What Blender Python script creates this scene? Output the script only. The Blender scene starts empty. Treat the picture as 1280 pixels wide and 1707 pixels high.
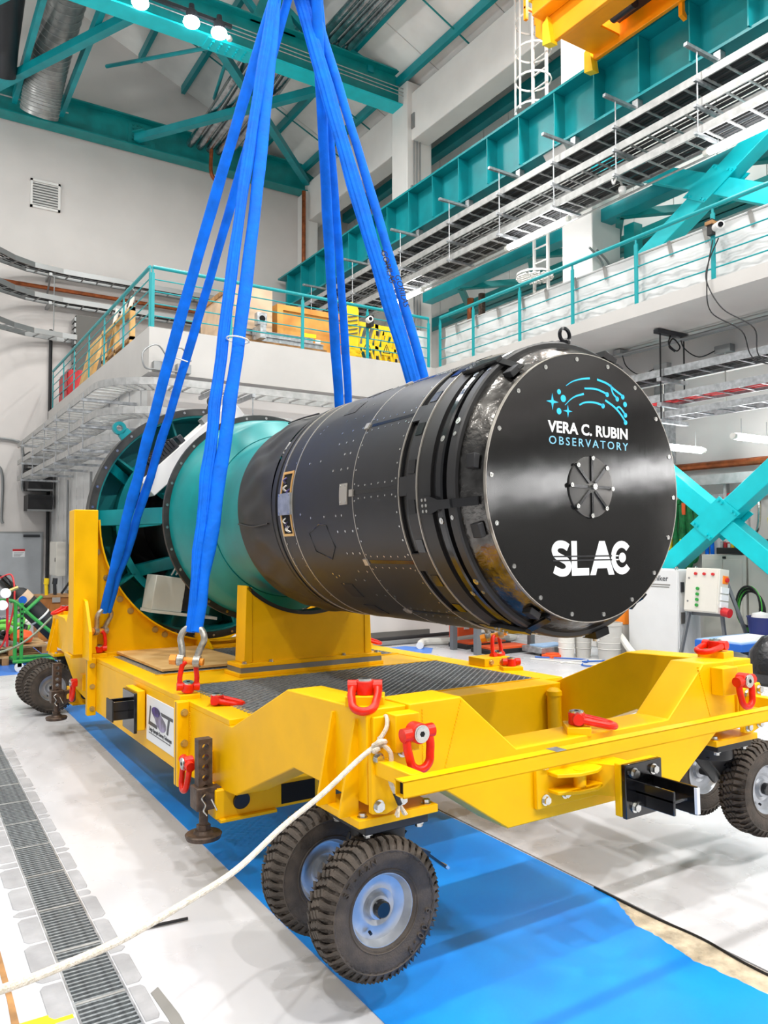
import bpy, bmesh, math, random
from mathutils import Matrix, Vector
R = math.radians; PI = math.pi
random.seed(7)
C = bpy.context.scene.collection
H = 2.0                                   # lens height above the floor
# ---------------------------------------------------------------- camera
cam = bpy.data.objects.new('camera', bpy.data.cameras.new('camera')); C.objects.link(cam)
cam.location = (0, 0, H); cam.rotation_euler = (PI/2 + .038426, 0, -.56305)
cam.data.sensor_width = 36; cam.data.lens = 1291/1707*36
cam.data.clip_start = .05; cam.data.clip_end = 200
bpy.context.scene.camera = cam
# ---------------------------------------------------------------- world, lights, exposure
sc = bpy.context.scene
sc.view_settings.view_transform = 'Standard'; sc.view_settings.look = 'None'
sc.view_settings.exposure = EXPO = -.14; sc.view_settings.gamma = 1
sc.view_settings.use_curve_mapping = False
wd = bpy.data.worlds.new('hall_ambient'); sc.world = wd; wd.use_nodes = True  # uniform ambient fill entering where walls are left out
wd.node_tree.nodes['Background'].inputs[0].default_value = (.95, .97, 1, 1)
wd.node_tree.nodes['Background'].inputs[1].default_value = .42
def lamp(name, loc, power, size, rot=(0, 0, 0), col=(1, .98, .95), sy=None, spread=None):
    l = bpy.data.lights.new(name, 'AREA'); l.energy = power; l.color = col
    l.shape = 'DISK' if sy is None else 'RECTANGLE'; l.size = size
    if sy: l.size_y = sy
    if spread: l.spread = spread
    o = bpy.data.objects.new(name, l); C.objects.link(o); o.location = loc; o.rotation_euler = rot
    return o
# high bay lamps of the hall, hung under the roof in rows
for by, pw, sz in ((-5.5, 900, .34), (2.5, 420, .5), (9.0, 360, .5), (15.8, 170, .5)):
    for bx in (-5, 1.5, 6, 10.2):
        if bx > 10 and by > 15: continue
        lamp('high_bay_light', (bx, by, 13.2), pw, sz)
for by in (4, 11, 19):                                # added unseen fill lights, aimed up to brighten the roof
    lamp('roof_fill_light', (-6.5, by, 9.0), 420, .8, rot=(PI, .5, 0))
# ---------------------------------------------------------------- frames: coordinates are metres from the lens
FW = Matrix.Translation((0, 0, H))
FC = FW @ Matrix.Rotation(R(-1.4), 4, 'X')                 # the cart hangs nose up in its slings
PV = Vector((3.0, 2.775, .347))
FB = FC @ Matrix.Translation(PV) @ Matrix.Rotation(R(.7), 4, 'X') @ Matrix.Translation(-PV)
# ---------------------------------------------------------------- materials
def lin(c):
    return tuple((v/12.92 if v <= .04045 else ((v+.055)/1.055)**2.4) for v in (x/255 for x in c)) + (1,)
def mat(name, c, rough=.5, metal=0, var=0., vs=6, bump=0., bs=60, emit=0, c2=None, spec=.5, alpha=1, coat=0, aniso=0):
    m = bpy.data.materials.new(name); m.use_nodes = True; nt = m.node_tree; b = nt.nodes['Principled BSDF']
    b.inputs['Base Color'].default_value = lin(c); b.inputs['Roughness'].default_value = rough
    b.inputs['Metallic'].default_value = metal; b.inputs['Specular IOR Level'].default_value = spec
    b.inputs['Coat Weight'].default_value = coat; b.inputs['Coat Roughness'].default_value = .12
    if aniso: b.inputs['Anisotropic'].default_value = aniso
    if emit:
        b.inputs['Emission Color'].default_value = lin(c); b.inputs['Emission Strength'].default_value = emit
    if alpha < 1: b.inputs['Alpha'].default_value = alpha
    if var or bump:
        tc = nt.nodes.new('ShaderNodeTexCoord')
    if var:
        n = nt.nodes.new('ShaderNodeTexNoise'); n.inputs['Scale'].default_value = vs; n.inputs['Detail'].default_value = 6
        nt.links.new(tc.outputs['Object'], n.inputs['Vector'])
        rp = nt.nodes.new('ShaderNodeValToRGB'); rp.color_ramp.elements[0].position = .35; rp.color_ramp.elements[1].position = .68
        a = c2 or tuple(v*(1-var) for v in c)
        rp.color_ramp.elements[0].color = lin(a); rp.color_ramp.elements[1].color = lin(c)
        nt.links.new(n.outputs['Fac'], rp.inputs['Fac']); nt.links.new(rp.outputs['Color'], b.inputs['Base Color'])
        mr = nt.nodes.new('ShaderNodeMapRange'); mr.inputs['To Min'].default_value = rough*.85; mr.inputs['To Max'].default_value = min(1, rough*1.2)
        nt.links.new(n.outputs['Fac'], mr.inputs['Value']); nt.links.new(mr.outputs['Result'], b.inputs['Roughness'])
    if bump:
        n2 = nt.nodes.new('ShaderNodeTexNoise'); n2.inputs['Scale'].default_value = bs; n2.inputs['Detail'].default_value = 4
        nt.links.new(tc.outputs['Object'], n2.inputs['Vector'])
        bp = nt.nodes.new('ShaderNodeBump'); bp.inputs['Strength'].default_value = bump; bp.inputs['Distance'].default_value = .02
        nt.links.new(n2.outputs['Fac'], bp.inputs['Height']); nt.links.new(bp.outputs['Normal'], b.inputs['Normal'])
    return m
M = dict(
 yellow=mat('yellow_paint', (248, 188, 0), .4, var=.05, vs=3, bump=.03, bs=30, spec=.18),
 teal=mat('teal_paint', (0, 148, 156), .4, var=.12, vs=2), tealdk=mat('teal_enamel', (0, 140, 140), .38, var=.12, vs=3),
 tealrail=mat('teal_rail_paint', (0, 150, 156), .4), cyan=mat('teal_lit_paint', (0, 204, 214), .4, var=.06, vs=3),  # cyan: the teal again, with the brightness of lit faces in its colour
 orange=mat('crane_orange_paint', (255, 160, 0), .4, var=.06, vs=2),
 wall=mat('wall_paint', (214, 209, 205), .75, var=.035, vs=.8, bump=.02, bs=8), white=mat('white_paint', (230, 228, 224), .55, var=.03, vs=1.5),
 panel=mat('roof_panel_white', (240, 239, 236), .6, var=.06, vs=1.2), sheet=mat('ribbed_sheet', (222, 222, 220), .35, var=.05, vs=2),
 galv=mat('galvanised_steel', (196, 199, 202), .38, metal=.75, var=.2, vs=14), galvw=mat('galvanised_rail', (188, 188, 186), .45, metal=.45, var=.12, vs=9),
 steel=mat('bright_steel', (214, 214, 210), .25, metal=1, var=.12, vs=30), zinc=mat('zinc_yellow', (200, 175, 110), .35, metal=.7),
 foil=mat('duct_foil', (200, 203, 206), .22, metal=1, bump=.5, bs=9, var=.2, vs=5), duct=mat('spiral_duct', (172, 174, 172), .4, metal=.6, var=.2, vs=4),
 red=mat('red_enamel', (232, 36, 10), .32, var=.12, vs=25, spec=.35), redbolt=mat('red_cap', (200, 36, 40), .4),
 black=mat('black_anodised', (34, 33, 33), .42, var=.15, vs=5, spec=.5), blackm=mat('black_matt', (26, 26, 28), .5, var=.2, vs=9),
 blackg=mat('black_gloss', (16, 16, 18), .16, spec=.6), dark=mat('dark_void', (8, 9, 10), .9),
 nebula=mat('nebula_pale', (158, 148, 182), .45, var=.5, vs=16, c2=(96, 92, 104)),
 vent=mat('vent_metal', (120, 119, 117), .36, metal=.9, var=.15, vs=5),
 vinyl=mat('black_vinyl', (44, 42, 41), .48, var=.25, vs=4), rubber=mat('tyre_rubber', (86, 76, 67), .7, var=.38, vs=9, bump=.25, bs=120),
 rim=mat('rim_silver', (188, 192, 198), .32, metal=.65, var=.1, vs=12), grate=mat('grating_steel', (170, 176, 180), .38, metal=.4, var=.25, vs=40),
 rust=mat('jack_steel', (106, 88, 76), .5, metal=.5, var=.35, vs=22, bump=.2, bs=60), shack=mat('shackle_galv', (196, 192, 182), .36, metal=.65, var=.25, vs=25, bump=.15, bs=50),
 pinor=mat('pin_orange', (240, 150, 40), .4, var=.1, vs=30), sling=mat('sling_blue', (0, 112, 236), .7, var=.14, vs=7, bump=.25, bs=26, spec=.2),
 ply=mat('plywood', (226, 188, 126), .6, var=.2, vs=3, c2=(200, 152, 86)), plyo=mat('plywood_orange', (226, 170, 84), .55, var=.2, vs=2.5, c2=(198, 130, 52)),
 pale=mat('pale_plywood', (226, 196, 164), .6, var=.14, vs=2.5), timber=mat('timber', (190, 140, 86), .65, var=.3, vs=7), brownbox=mat('crate_brown', (186, 116, 48), .55, var=.2, vs=6),
 rope=mat('rope_cream', (230, 220, 206), .85, var=.25, vs=70, c2=(206, 194, 172), bump=.5, bs=200), ropeg=mat('rope_grey', (150, 165, 150), .85, var=.2, vs=60),
 sign=mat('sign_white', (232, 234, 236), .4), ink=mat('ink_grey', (72, 74, 78), .5), inkb=mat('ink_black', (28, 28, 30), .6), violet=mat('nebula_violet', (92, 74, 150), .45, var=.7, vs=13, c2=(20, 18, 60)),
 letter=mat('letter_white', (242, 242, 240), .45), letblue=mat('letter_blue', (40, 196, 240), .45), letpale=mat('letter_pale_blue', (130, 196, 224), .45),
 rim_al=mat('rim_line', (190, 184, 174), .35, metal=.7), door=mat('door_grey', (176, 180, 184), .45, var=.05, vs=3),
 beige=mat('cabinet_beige', (222, 218, 208), .45, var=.03, vs=2), cabw=mat('cabinet_white', (226, 227, 227), .42, var=.03, vs=2), cabd=mat('seam_dark', (96, 94, 90), .6),
 yplastic=mat('yellow_plastic', (252, 214, 20), .45, var=.06, vs=5), ytag=mat('yellow_tape', (250, 230, 20), .5), yslin=mat('sling_yellow', (236, 220, 24), .7, var=.15, vs=15, bump=.3, bs=40),
 gslin=mat('sling_green', (20, 130, 66), .75, var=.25, vs=14, bump=.4, bs=45), green=mat('green_tube', (44, 150, 60), .4), lime=mat('lime_hose', (110, 200, 70), .5), gcab=mat('cable_green', (70, 170, 60), .5),
 cable=mat('cable_black', (22, 22, 24), .5), pipe=mat('copper_pipe', (176, 96, 54), .32, metal=.6, var=.25, vs=8), cond=mat('conduit_grey', (150, 152, 152), .4, metal=.6),
 tarp=mat('tarp_white', (214, 214, 213), .42, var=.03, vs=3), greytape=mat('grey_tape', (130, 128, 124), .6), hose=mat('hose_white', (232, 230, 222), .5, bump=.3, bs=70),
 bluetable=mat('table_blue', (24, 96, 190), .4), bluet=mat('table_top_blue', (160, 194, 232), .4), navy=mat('bucket_navy', (20, 34, 104), .4), bag=mat('bin_bag', (28, 28, 30), .25, bump=.8, bs=9),
 paper=mat('paper', (240, 240, 238), .7, var=.1, vs=60), orangeb=mat('orange_box', (246, 96, 40), .5), bin=mat('bin_grey', (198, 196, 190), .5), tool=mat('toolbox_red', (190, 30, 40), .4),
 glass=mat('lens_black', (14, 16, 20), .1), tube=mat('tube_glow', (255, 255, 255), .4, emit=32), lampg=mat('lamp_glow', (250, 250, 255), .4, emit=22), spotg=mat('sticker_orange', (250, 140, 30), .5),
 fabric=mat('dark_cloth', (40, 40, 46), .8), bluefilm=mat('blue_film_scrap', (70, 130, 220), .4), offw=mat('offwhite_box', (214, 218, 208), .45, var=.05, vs=3), motor=mat('motor_grey', (58, 60, 64), .4, metal=.4),
 rimgrey=mat('flange_anthracite', (74, 74, 72), .5, metal=.4, var=.45, vs=5, c2=(44, 46, 46)), wood2=mat('pallet_wood', (212, 174, 122), .7, var=.3, vs=6), cart_g=mat('frame_grey', (120, 124, 128), .4, metal=.4),
)
# ---------------------------------------------------------------- builders
ORG = {}                                  # object name -> (frame, origin)
def perp(n):
    n = Vector(n).normalized(); a = Vector((0, 0, 1)) if abs(n.z) < .9 else Vector((1, 0, 0))
    u = a.cross(n).normalized(); return u, n.cross(u).normalized(), n
class S:
    def __init__(s): s.v = []; s.f = []
    def add(s, vs, fs):
        k = len(s.v); s.v += [tuple(v) for v in vs]; s.f += [tuple(i+k for i in f) for f in fs]; return s
    def box(s, x0, x1, y0, y1, z0, z1):
        return s.add([(x, y, z) for z in (z0, z1) for y in (y0, y1) for x in (x0, x1)], [(0, 2, 3, 1), (4, 5, 7, 6), (0, 1, 5, 4), (2, 6, 7, 3), (0, 4, 6, 2), (1, 3, 7, 5)])
    def bar(s, a, b, w, h, up=(0, 0, 1)):          # rectangular bar a->b, w across, h along up
        a, b, up = Vector(a), Vector(b), Vector(up); d = (b-a).normalized(); x = d.cross(up).normalized(); z = x.cross(d)
        q = [(-w/2, -h/2), (w/2, -h/2), (w/2, h/2), (-w/2, h/2)]
        vs = [p + x*i + z*j for p in (a, b) for i, j in q]
        return s.add(vs, [(3, 2, 1, 0), (4, 5, 6, 7)] + [(i, (i+1) % 4, (i+1) % 4+4, i+4) for i in range(4)])
    def cyl(s, a, b, r, r2=None, seg=16, cap=True):
        a, b = Vector(a), Vector(b); u, w, n = perp(b-a); r2 = r if r2 is None else r2
        vs = [p + u*(q*math.cos(t)) + w*(q*math.sin(t)) for p, q in ((a, r), (b, r2)) for t in (2*PI*i/seg for i in range(seg))]
        fs = [(i, (i+1) % seg, (i+1) % seg+seg, i+seg) for i in range(seg)]
        if cap: fs += [tuple(range(seg-1, -1, -1)), tuple(range(seg, 2*seg))]
        return s.add(vs, fs)
    def tube(s, pts, r, seg=8, closed=False):
        P = [Vector(p) for p in pts]; n = len(P); rr = r if isinstance(r, (list, tuple)) else [r]*n
        vs = []; u = None
        for i in range(n):
            a = P[(i-1) % n] if closed or i else P[0]; b = P[(i+1) % n] if closed or i < n-1 else P[-1]
            t = (b-a).normalized()
            if u is None: u = perp(t)[0]
            u = (u - t*u.dot(t)).normalized(); w = t.cross(u)
            vs += [P[i] + (u*math.cos(2*PI*k/seg) + w*math.sin(2*PI*k/seg))*rr[i] for k in range(seg)]
        fs = [(i*seg+k, i*seg+(k+1) % seg, ((i+1) % n)*seg+(k+1) % seg, ((i+1) % n)*seg+k) for i in range(n if closed else n-1) for k in range(seg)]
        if not closed: fs += [tuple(range(seg-1, -1, -1)), tuple(range((n-1)*seg, n*seg))]
        return s.add(vs, fs)
    def prism(s, poly, a, b, ax='X'):              # poly in the two other axes, in order
        n = len(poly)
        def p(q, t): return {'X': (t, q[0], q[1]), 'Y': (q[0], t, q[1]), 'Z': (q[0], q[1], t)}[ax]
        vs = [p(q, a) for q in poly] + [p(q, b) for q in poly]
        return s.add(vs, [tuple(range(n)), tuple(range(2*n-1, n-1, -1))] + [(i, i+n, (i+1) % n+n, (i+1) % n) for i in range(n)])
    def lathe(s, prof, c=(0, 0, 0), n=(0, 1, 0), seg=64, closed=False, a0=0, a1=2*PI):
        c = Vector(c); n = Vector(n).normalized()
        if abs(n.y) > .99: u, w = Vector((1, 0, 0)), Vector((0, 0, 1))
        else: u, w, _ = perp(n)
        full = abs(a1-a0-2*PI) < 1e-6; m = seg if full else seg+1; k = len(prof)
        vs = [c + n*t + (u*math.cos(a0+(a1-a0)*i/seg) + w*math.sin(a0+(a1-a0)*i/seg))*r for i in range(m) for t, r in prof]
        fs = []
        for i in range(seg):
            j = (i+1) % m
            for q in range(k if closed else k-1):
                q2 = (q+1) % k; fs.append((i*k+q, i*k+q2, j*k+q2, j*k+q))
        if not full and closed: fs += [tuple(range(k)), tuple(range((m-1)*k+k-1, (m-1)*k-1, -1))]
        return s.add(vs, fs)
    def quad(s, *p): return s.add(p, [tuple(range(len(p)))])
    def hexbolt(s, p, n, r=.016, h=.012):
        p, n = Vector(p), Vector(n).normalized()
        s.cyl(p, p+n*h*.25, r*1.35, seg=12); s.cyl(p+n*h*.2, p+n*h, r, seg=6); return s
    def hole_cell(s, c, u, v, n, w, h, r, t, seg=16):   # block w*h*t with a through hole along n
        c, u, v, n = (Vector(x) for x in (c, u, v, n)); o = []
        for i in range(seg):
            a = 2*PI*i/seg; x, y = math.cos(a), math.sin(a); k = max(abs(x), abs(y))
            o.append((x/k*w/2, y/k*h/2, x*r, y*r))
        vs = []
        for q in (-t/2, t/2):
            vs += [c+u*a+v*b+n*q for a, b, _, _ in o] + [c+u*a+v*b+n*q for _, _, a, b in o]
        fs = []
        for i in range(seg):
            j = (i+1) % seg
            fs += [(i, j, seg+j, seg+i)[::-1], (2*seg+i, 2*seg+j, 3*seg+j, 3*seg+i), (i, j, 2*seg+j, 2*seg+i), (seg+i, 3*seg+i, 3*seg+j, seg+j)]
        return s.add(vs, fs)
    def xf(s, m): s.v = [tuple(m @ Vector(v)) for v in s.v]; return s
    def mesh(s, name, smooth=False):
        me = bpy.data.meshes.new(name); me.from_pydata(s.v, [], s.f)
        bm = bmesh.new(); bm.from_mesh(me); bmesh.ops.recalc_face_normals(bm, faces=bm.faces); bm.to_mesh(me); bm.free()
        if smooth:
            me.polygons.foreach_set('use_smooth', [True]*len(me.polygons)); me.set_sharp_from_angle(angle=R(35))
        return me
    def build(s, name, m, par=None, F=None, org=None, smooth=True, bevel=0, label=None, cat=None, group=None, kind=None):
        if par is not None: fr, og = ORG[par.name]
        else:
            fr = F or FW; og = Vector(org) if org else Vector([(min(v[i] for v in s.v)+max(v[i] for v in s.v))/2 for i in (0, 1)] + [min(v[2] for v in s.v)])
        s.v = [tuple(Vector(v)-og) for v in s.v]
        me = s.mesh(name, smooth); me.materials.append(M[m] if isinstance(m, str) else m)
        return link(name, me, par, fr, og, bevel, label, cat, group, kind)
def link(name, me, par=None, fr=None, og=None, bevel=0, label=None, cat=None, group=None, kind=None, ml=None):
    o = bpy.data.objects.new(name, me); C.objects.link(o)
    if par is not None:
        fr, og = ORG[par.name]; o.parent = par
        if ml is not None: o.matrix_local = ml
    else: o.matrix_world = fr @ Matrix.Translation(og)
    ORG[o.name] = (fr, og)
    if bevel:
        b = o.modifiers.new('bevel', 'BEVEL'); b.width = bevel; b.segments = 2; b.limit_method = 'ANGLE'; b.angle_limit = R(40)
    tag(o, label, cat, group, kind); return o
def tag(o, label=None, cat=None, group=None, kind=None):
    for k, v in (('label', label), ('category', cat), ('group', group), ('kind', kind)):
        if v: o[k] = v
    return o
def thing(name, org, label, cat, group=None, F=None):
    o = bpy.data.objects.new(name, None); C.objects.link(o); o.empty_display_size = .1
    o.matrix_world = (F or FW) @ Matrix.Translation(org); ORG[o.name] = (F or FW, Vector(org))
    return tag(o, label, cat, group)
def place(me, name, par, pos, rot=None, kind=None, label=None):     # shared mesh as a part, pos in frame coordinates
    fr, og = ORG[par.name]; m = Matrix.Translation(Vector(pos)-og)
    if rot is not None: m = m @ rot
    o = link(name, me, par, ml=m, kind=kind, label=label); return o
def rotto(z, x=None):                       # rotation whose local Z is z and X is near x
    z = Vector(z).normalized(); x = Vector(x or (1, 0, 0)); x = (x - z*x.dot(z)).normalized(); y = z.cross(x)
    return Matrix((x, y, z)).transposed().to_4x4()
def struct(s, name, m, **k):
    k.setdefault('kind', 'structure'); return s.build(name, m, **k)
_T = {}
def text(txt, size, m, par, pos, right, up, name='lettering', bold=0., depth=.002, align='CENTER', spacing=1, sx=1):
    cu = bpy.data.curves.new('t', 'FONT'); cu.body = txt; cu.size = size; cu.extrude = depth; cu.offset = bold; cu.align_x = align; cu.space_character = spacing
    cu.resolution_u = 3
    t = bpy.data.objects.new('t', cu); C.objects.link(t); bpy.context.view_layer.update()
    me = bpy.data.meshes.new_from_object(t.evaluated_get(bpy.context.evaluated_depsgraph_get())); bpy.data.objects.remove(t); bpy.data.curves.remove(cu)
    r, u = Vector(right).normalized(), Vector(up).normalized(); rot = Matrix((r, u, r.cross(u))).transposed().to_4x4()
    fr, og = ORG[par.name]
    me.transform(Matrix.Translation(Vector(pos)-og) @ rot @ Matrix.Diagonal((sx, 1, 1, 1))); me.materials.clear(); me.materials.append(M[m])
    return link(name, me, par)
def catmull(pts, n=8):
    P = [Vector(p) for p in pts]; P = [P[0]*2-P[1]] + P + [P[-1]*2-P[-2]]; out = []
    for i in range(1, len(P)-2):
        for k in range(n):
            t = k/n; a, b, c, d = P[i-1:i+3]
            out.append(.5*((2*b) + (c-a)*t + (2*a-5*b+4*c-d)*t*t + (3*b-a-3*c+d)*t**3))
    return out + [P[-2]]
def tri_mesh_cache(key, fn):
    if key not in _T: _T[key] = fn()
    return _T[key]
def withmat(me, m):
    me.materials.append(M[m]); return me
# ================================================================ the hall
FZ = -2.0
def floor_mat():
    m = mat('floor_concrete', (206, 206, 209), .3, var=.03, vs=.5, c2=(197, 197, 201)); nt = m.node_tree; b = nt.nodes['Principled BSDF']
    tc = nt.nodes.new('ShaderNodeTexCoord'); n = nt.nodes.new('ShaderNodeTexNoise'); n.inputs['Scale'].default_value = 1.7; n.inputs['Detail'].default_value = 9; n.inputs['Distortion'].default_value = .2
    nt.links.new(tc.outputs['Object'], n.inputs['Vector']); mr = nt.nodes.new('ShaderNodeMapRange')
    mr.inputs['From Min'].default_value = .35; mr.inputs['From Max'].default_value = .7; mr.inputs['To Min'].default_value = .24; mr.inputs['To Max'].default_value = .34
    nt.links.new(n.outputs['Fac'], mr.inputs['Value']); nt.links.new(mr.outputs['Result'], b.inputs['Roughness']); return m
M['floor'] = floor_mat()
M['joint'] = mat('joint_dark', (70, 62, 58), .8); M['raw'] = mat('raw_concrete', (214, 198, 172), .85, var=.25, vs=9, bump=.6, bs=25)
M['patch'] = mat('edging_concrete', (172, 172, 175), .6, var=.12, vs=7, bump=.2, bs=30); M['bluemat'] = mat('blue_floor_film', (22, 150, 246), .3, var=.07, vs=1.6, c2=(14, 136, 236), bump=.02, bs=6)
fl = S(); fl.box(-12, .69, -18, 23.6, FZ-.1, FZ); fl.box(.92, 3.47, -18, 23.6, FZ-.1, FZ); fl.box(3.485, 18, -18, 23.6, FZ-.1, FZ); fl.box(.69, .92, 8.6, 23.6, FZ-.1, FZ); fl.box(.69, .92, -18, 1.4, FZ-.1, FZ)
floor = struct(fl, 'floor', 'floor', org=(0, 0, FZ))
struct(S().box(.66, .95, 1.4, 8.6, FZ-.2, FZ-.1).box(3.46, 3.5, -18, 23.6, FZ-.05, FZ-.012), 'trim_1', 'dark')
# trench drain: a channel with grate modules and a concrete edging of separate tabs
tr = thing('trench_drain', (.8, 4.5, FZ-.1), 'slotted steel trench drain running along the pale floor left of the blue strip', 'drain')
S().box(.69, .70, 1.4, 8.6, FZ-.1, FZ+.001).box(.91, .92, 1.4, 8.6, FZ-.1, FZ+.001).build('channel_rail', 'galv', tr)
bar = withmat(S().box(-.105, .105, -.006, .006, -.03, 0).mesh('grate_bar'), 'grate')
y = 2.7; k = 0
while y < 8.5:
    place(bar, 'grate_bar', tr, (.805, y, FZ+.001)); y += .033; k += 1
for i in range(13): S().box(.70, .91, 2.6+.5*i, 2.615+.5*i, FZ-.03, FZ+.002).build('cross_rib', 'galvw', tr)
for side, x0, x1 in ((0, .585, .685), (1, .925, 1.0)):
    y = 2.5 + .1*side; i = 0
    while y < 8.4:
        L = .29 if i % 3 != 2 else .07; j = random.uniform(-.012, .012)
        S().prism([(x0+.02, y), (x1, y), (x1, y+L), (x0+.02, y+L), (x0+j, y+L-.03), (x0+j, y+.03)] if not side else [(x0, y), (x1-.02, y), (x1+j, y+.03), (x1+j, y+L-.03), (x1-.02, y+L), (x0, y+L)], FZ-.02, FZ+.0035, 'Z').build('edging_tab', 'patch', tr, bevel=.004)
        y += L+.025; i += 1
# blue floor film with a torn edge, raw screed beside it
random.seed(3)
e = [(1.76, 1.2), (1.765, 13.2), (3.43, 13.2), (3.46, 3.1)]
pts = [(3.46, 3.06), (3.42, 2.99), (3.37, 2.9), (3.33, 2.83), (3.30, 2.77), (3.31, 2.68), (3.30, 2.6), (3.28, 2.5), (3.26, 2.4), (3.28, 2.3), (3.29, 2.2), (3.30, 2.06), (3.31, 1.9), (3.33, 1.6), (3.36, 1.2)]
ed = []
for a, b in zip(pts[:-1], pts[1:]):
    for t in (0, .25, .5, .75): ed.append((a[0]+(b[0]-a[0])*t+random.uniform(-.006, .006), a[1]+(b[1]-a[1])*t))
S().prism(e+ed+[pts[-1]], FZ+.0005, FZ+.004, 'Z').build('floor_film', 'bluemat', label='bright blue floor covering strip with a torn right edge under the yellow cart', cat='floor covering', org=(2.6, 5, FZ))
S().prism([(3.465, 3.12)]+ed+[pts[-1], (3.465, 1.2)], FZ+.0004, FZ+.002, 'Z').build('bare_screed', 'raw', label='rough beige bare screed exposed along the torn edge of the blue strip', cat='screed', org=(3.38, 2, FZ))
S().tube(catmull([(3.455, 3.2, FZ+.008), (3.45, 2.8, FZ+.008), (3.47, 2.5, FZ+.008), (3.44, 2.2, FZ+.008), (3.46, 1.6, FZ+.008)]), .006, 6).build('floor_cable', 'cable', label='thin black cable lying along the floor joint beside the bare screed', cat='cable')
S().box(.3, .69-.012, 3.5, 3.59, FZ+.0005, FZ+.003).build('floor_tape', 'ytag', label='short strip of bright yellow tape on the floor left of the trench drain', cat='tape')
S().prism([(1.0, 2.9), (1.05, 2.9), (1.06, 3.3), (1.04, 3.55), (1.0, 3.52), (1.01, 3.3)], FZ+.0005, FZ+.003, 'Z').build('floor_tape', 'greytape', label='grey worn tape strip on the floor right of the trench drain', cat='tape')
S().prism([(.44, 3.3), (.475, 3.3), (.48, 3.8), (.475, 4.4), (.45, 4.4), (.455, 3.8)], FZ+.0005, FZ+.003, 'Z').build('floor_joint_strip', 'timber', label='narrow brown crumbling joint strip at the left edge of the floor', cat='joint')
# ---------------------------------------------------------------- walls
BY = 23.5
def roofz(x): return 12.3 + (11.9-x)*.42
struct(S().prism([(-12, FZ), (13.4, FZ), (13.4, roofz(13.4)), (0, roofz(0)), (-12, roofz(12))], BY, BY+.2, 'Y'), 'wall_back', 'wall')
wl = S()
for i in range(24): wl.box(3.7+(.0 if i % 2 else .012), 3.9, 13.7+i*.41, 13.7+i*.41+.385, FZ, 2.9)
struct(wl, 'wall_left', 'sheet')
struct(S().box(3.7, 12.9, 13.45, 13.65, FZ, 3.2), 'wall_front_lower', 'wall')
struct(S().box(4.2, 9.6, 13.40, 13.452, FZ, FZ+.16), 'baseboard_front', 'cabd')
struct(S().box(12.6, 12.8, -4, 13.6, FZ, 3.45), 'wall_right', 'wall')
ur = S()
for i in range(38):
    y0 = -14+i*1.0; ur.box(13.3, 13.4, y0+.012, y0+.988, 3.6, roofz(13.3))
struct(ur, 'wall_right_upper', 'panel')
struct(S().box(13.36, 13.38, -14, 23.5, 3.6, 11.6), 'trim_2', 'cabd')
gi = S()
for z in (9.55, 6.2, 11.2): gi.box(13.05, 13.3, -10, 23.4, z, z+.28)
struct(gi, 'trim_3', 'teal')
# roof of separate sandwich panels on teal purlins
cl = thing('ceiling', (0, 5, 12), 'pale insulated roof panels', 'ceiling'); del cl['label']; del cl['category']; cl['kind'] = 'structure'
for i in range(16):
    y0 = -17.8+i*2.6
    for sgn, a, b in ((1, 0, 13.4), (-1, 0, -13.4)):
        za, zb = roofz(0), roofz(13.4)
        S().prism([(a, za), (b, zb), (b, zb+.15), (a, za+.15)], y0+.012, y0+2.588, 'Y').build('roof_panel', 'panel', cl)
S().prism([(-13.4, roofz(13.4)+.2), (0, roofz(0)+.2), (13.4, roofz(13.4)+.2), (13.4, roofz(13.4)+.26), (0, roofz(0)+.26), (-13.4, roofz(13.4)+.26)], -17.8, 23.8, 'Y').build('roof_deck', 'cabd', cl)
k = math.atan(.42)
for i in range(11):
    x = 12.6-i*1.32; z = roofz(x)-.02
    S().box(x-.06, x+.06, -17, 23.35, z-.24, z).build('purlin', 'teal', cl)
for yy in (19.3, 21.2, 14.6): S().bar((2, yy, roofz(2)-.15), (12.4, yy, roofz(12.4)-.15), .03, .03).build('sag_rod', 'tealdk', cl)
# main roof beams across the hall
def ibeam(name, y, x0, x1, z0, z1, label, nm='roof_beam', w=.25):
    t = thing(nm, ((x0+x1)/2, y, z0), label, 'beam')
    S().box(x0, x1, y-.03, y+.03, z0, z1).build('web', 'tealdk', t)
    S().box(x0, x1, y-w, y+w, z0-.04, z0).build('bottom_flange', 'cyan' if y < 20 else 'tealdk', t); S().box(x0, x1, y-w, y+w, z1, z1+.04).build('top_flange', 'tealdk', t)  # near beam's lower flange takes the lit teal
    return t
rb = ibeam('b', 17.2, -8, 12.2, 11.75, 12.6, 'teal steel roof beam with lamps across the hall, nearest of the two')
sp = S(); sp.box(5.9, 7.0, 16.96, 17.44, 11.68, 11.71)
for i in range(5):
    for yy in (17.05, 17.16, 17.24, 17.35): sp.hexbolt((6.05+i*.2, yy, 11.68), (0, 0, -1), .03, .03)
sp.build('splice_plate', 'cyan', rb)
for z in (11.95, 12.05, 12.15): S().tube([(-4, 16.93, z), (12, 16.93, z)], .012, 6).build('conduit', 'galvw', rb)
r2 = ibeam('b', 23.15, -8, 11.85, 11.75, 12.55, 'teal steel roof beam lying along the top of the back wall')
rp = S(); rp.box(5.6, 6.4, 23.08, 23.13, 11.8, 12.5)
for i in range(3):
    for j in range(6): rp.hexbolt((5.75+i*.12, 23.085, 11.85+j*.11), (0, -1, 0), .022, .02)
rp.build('splice_plate', 'tealdk', r2)
for a in ((3.9, 22.88, 12.05), ): S().tube([(-1, 22.88, 12.1), (3.9, 22.88, 12.1)], .02, 6).build('conduit', 'galvw', r2)
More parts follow.
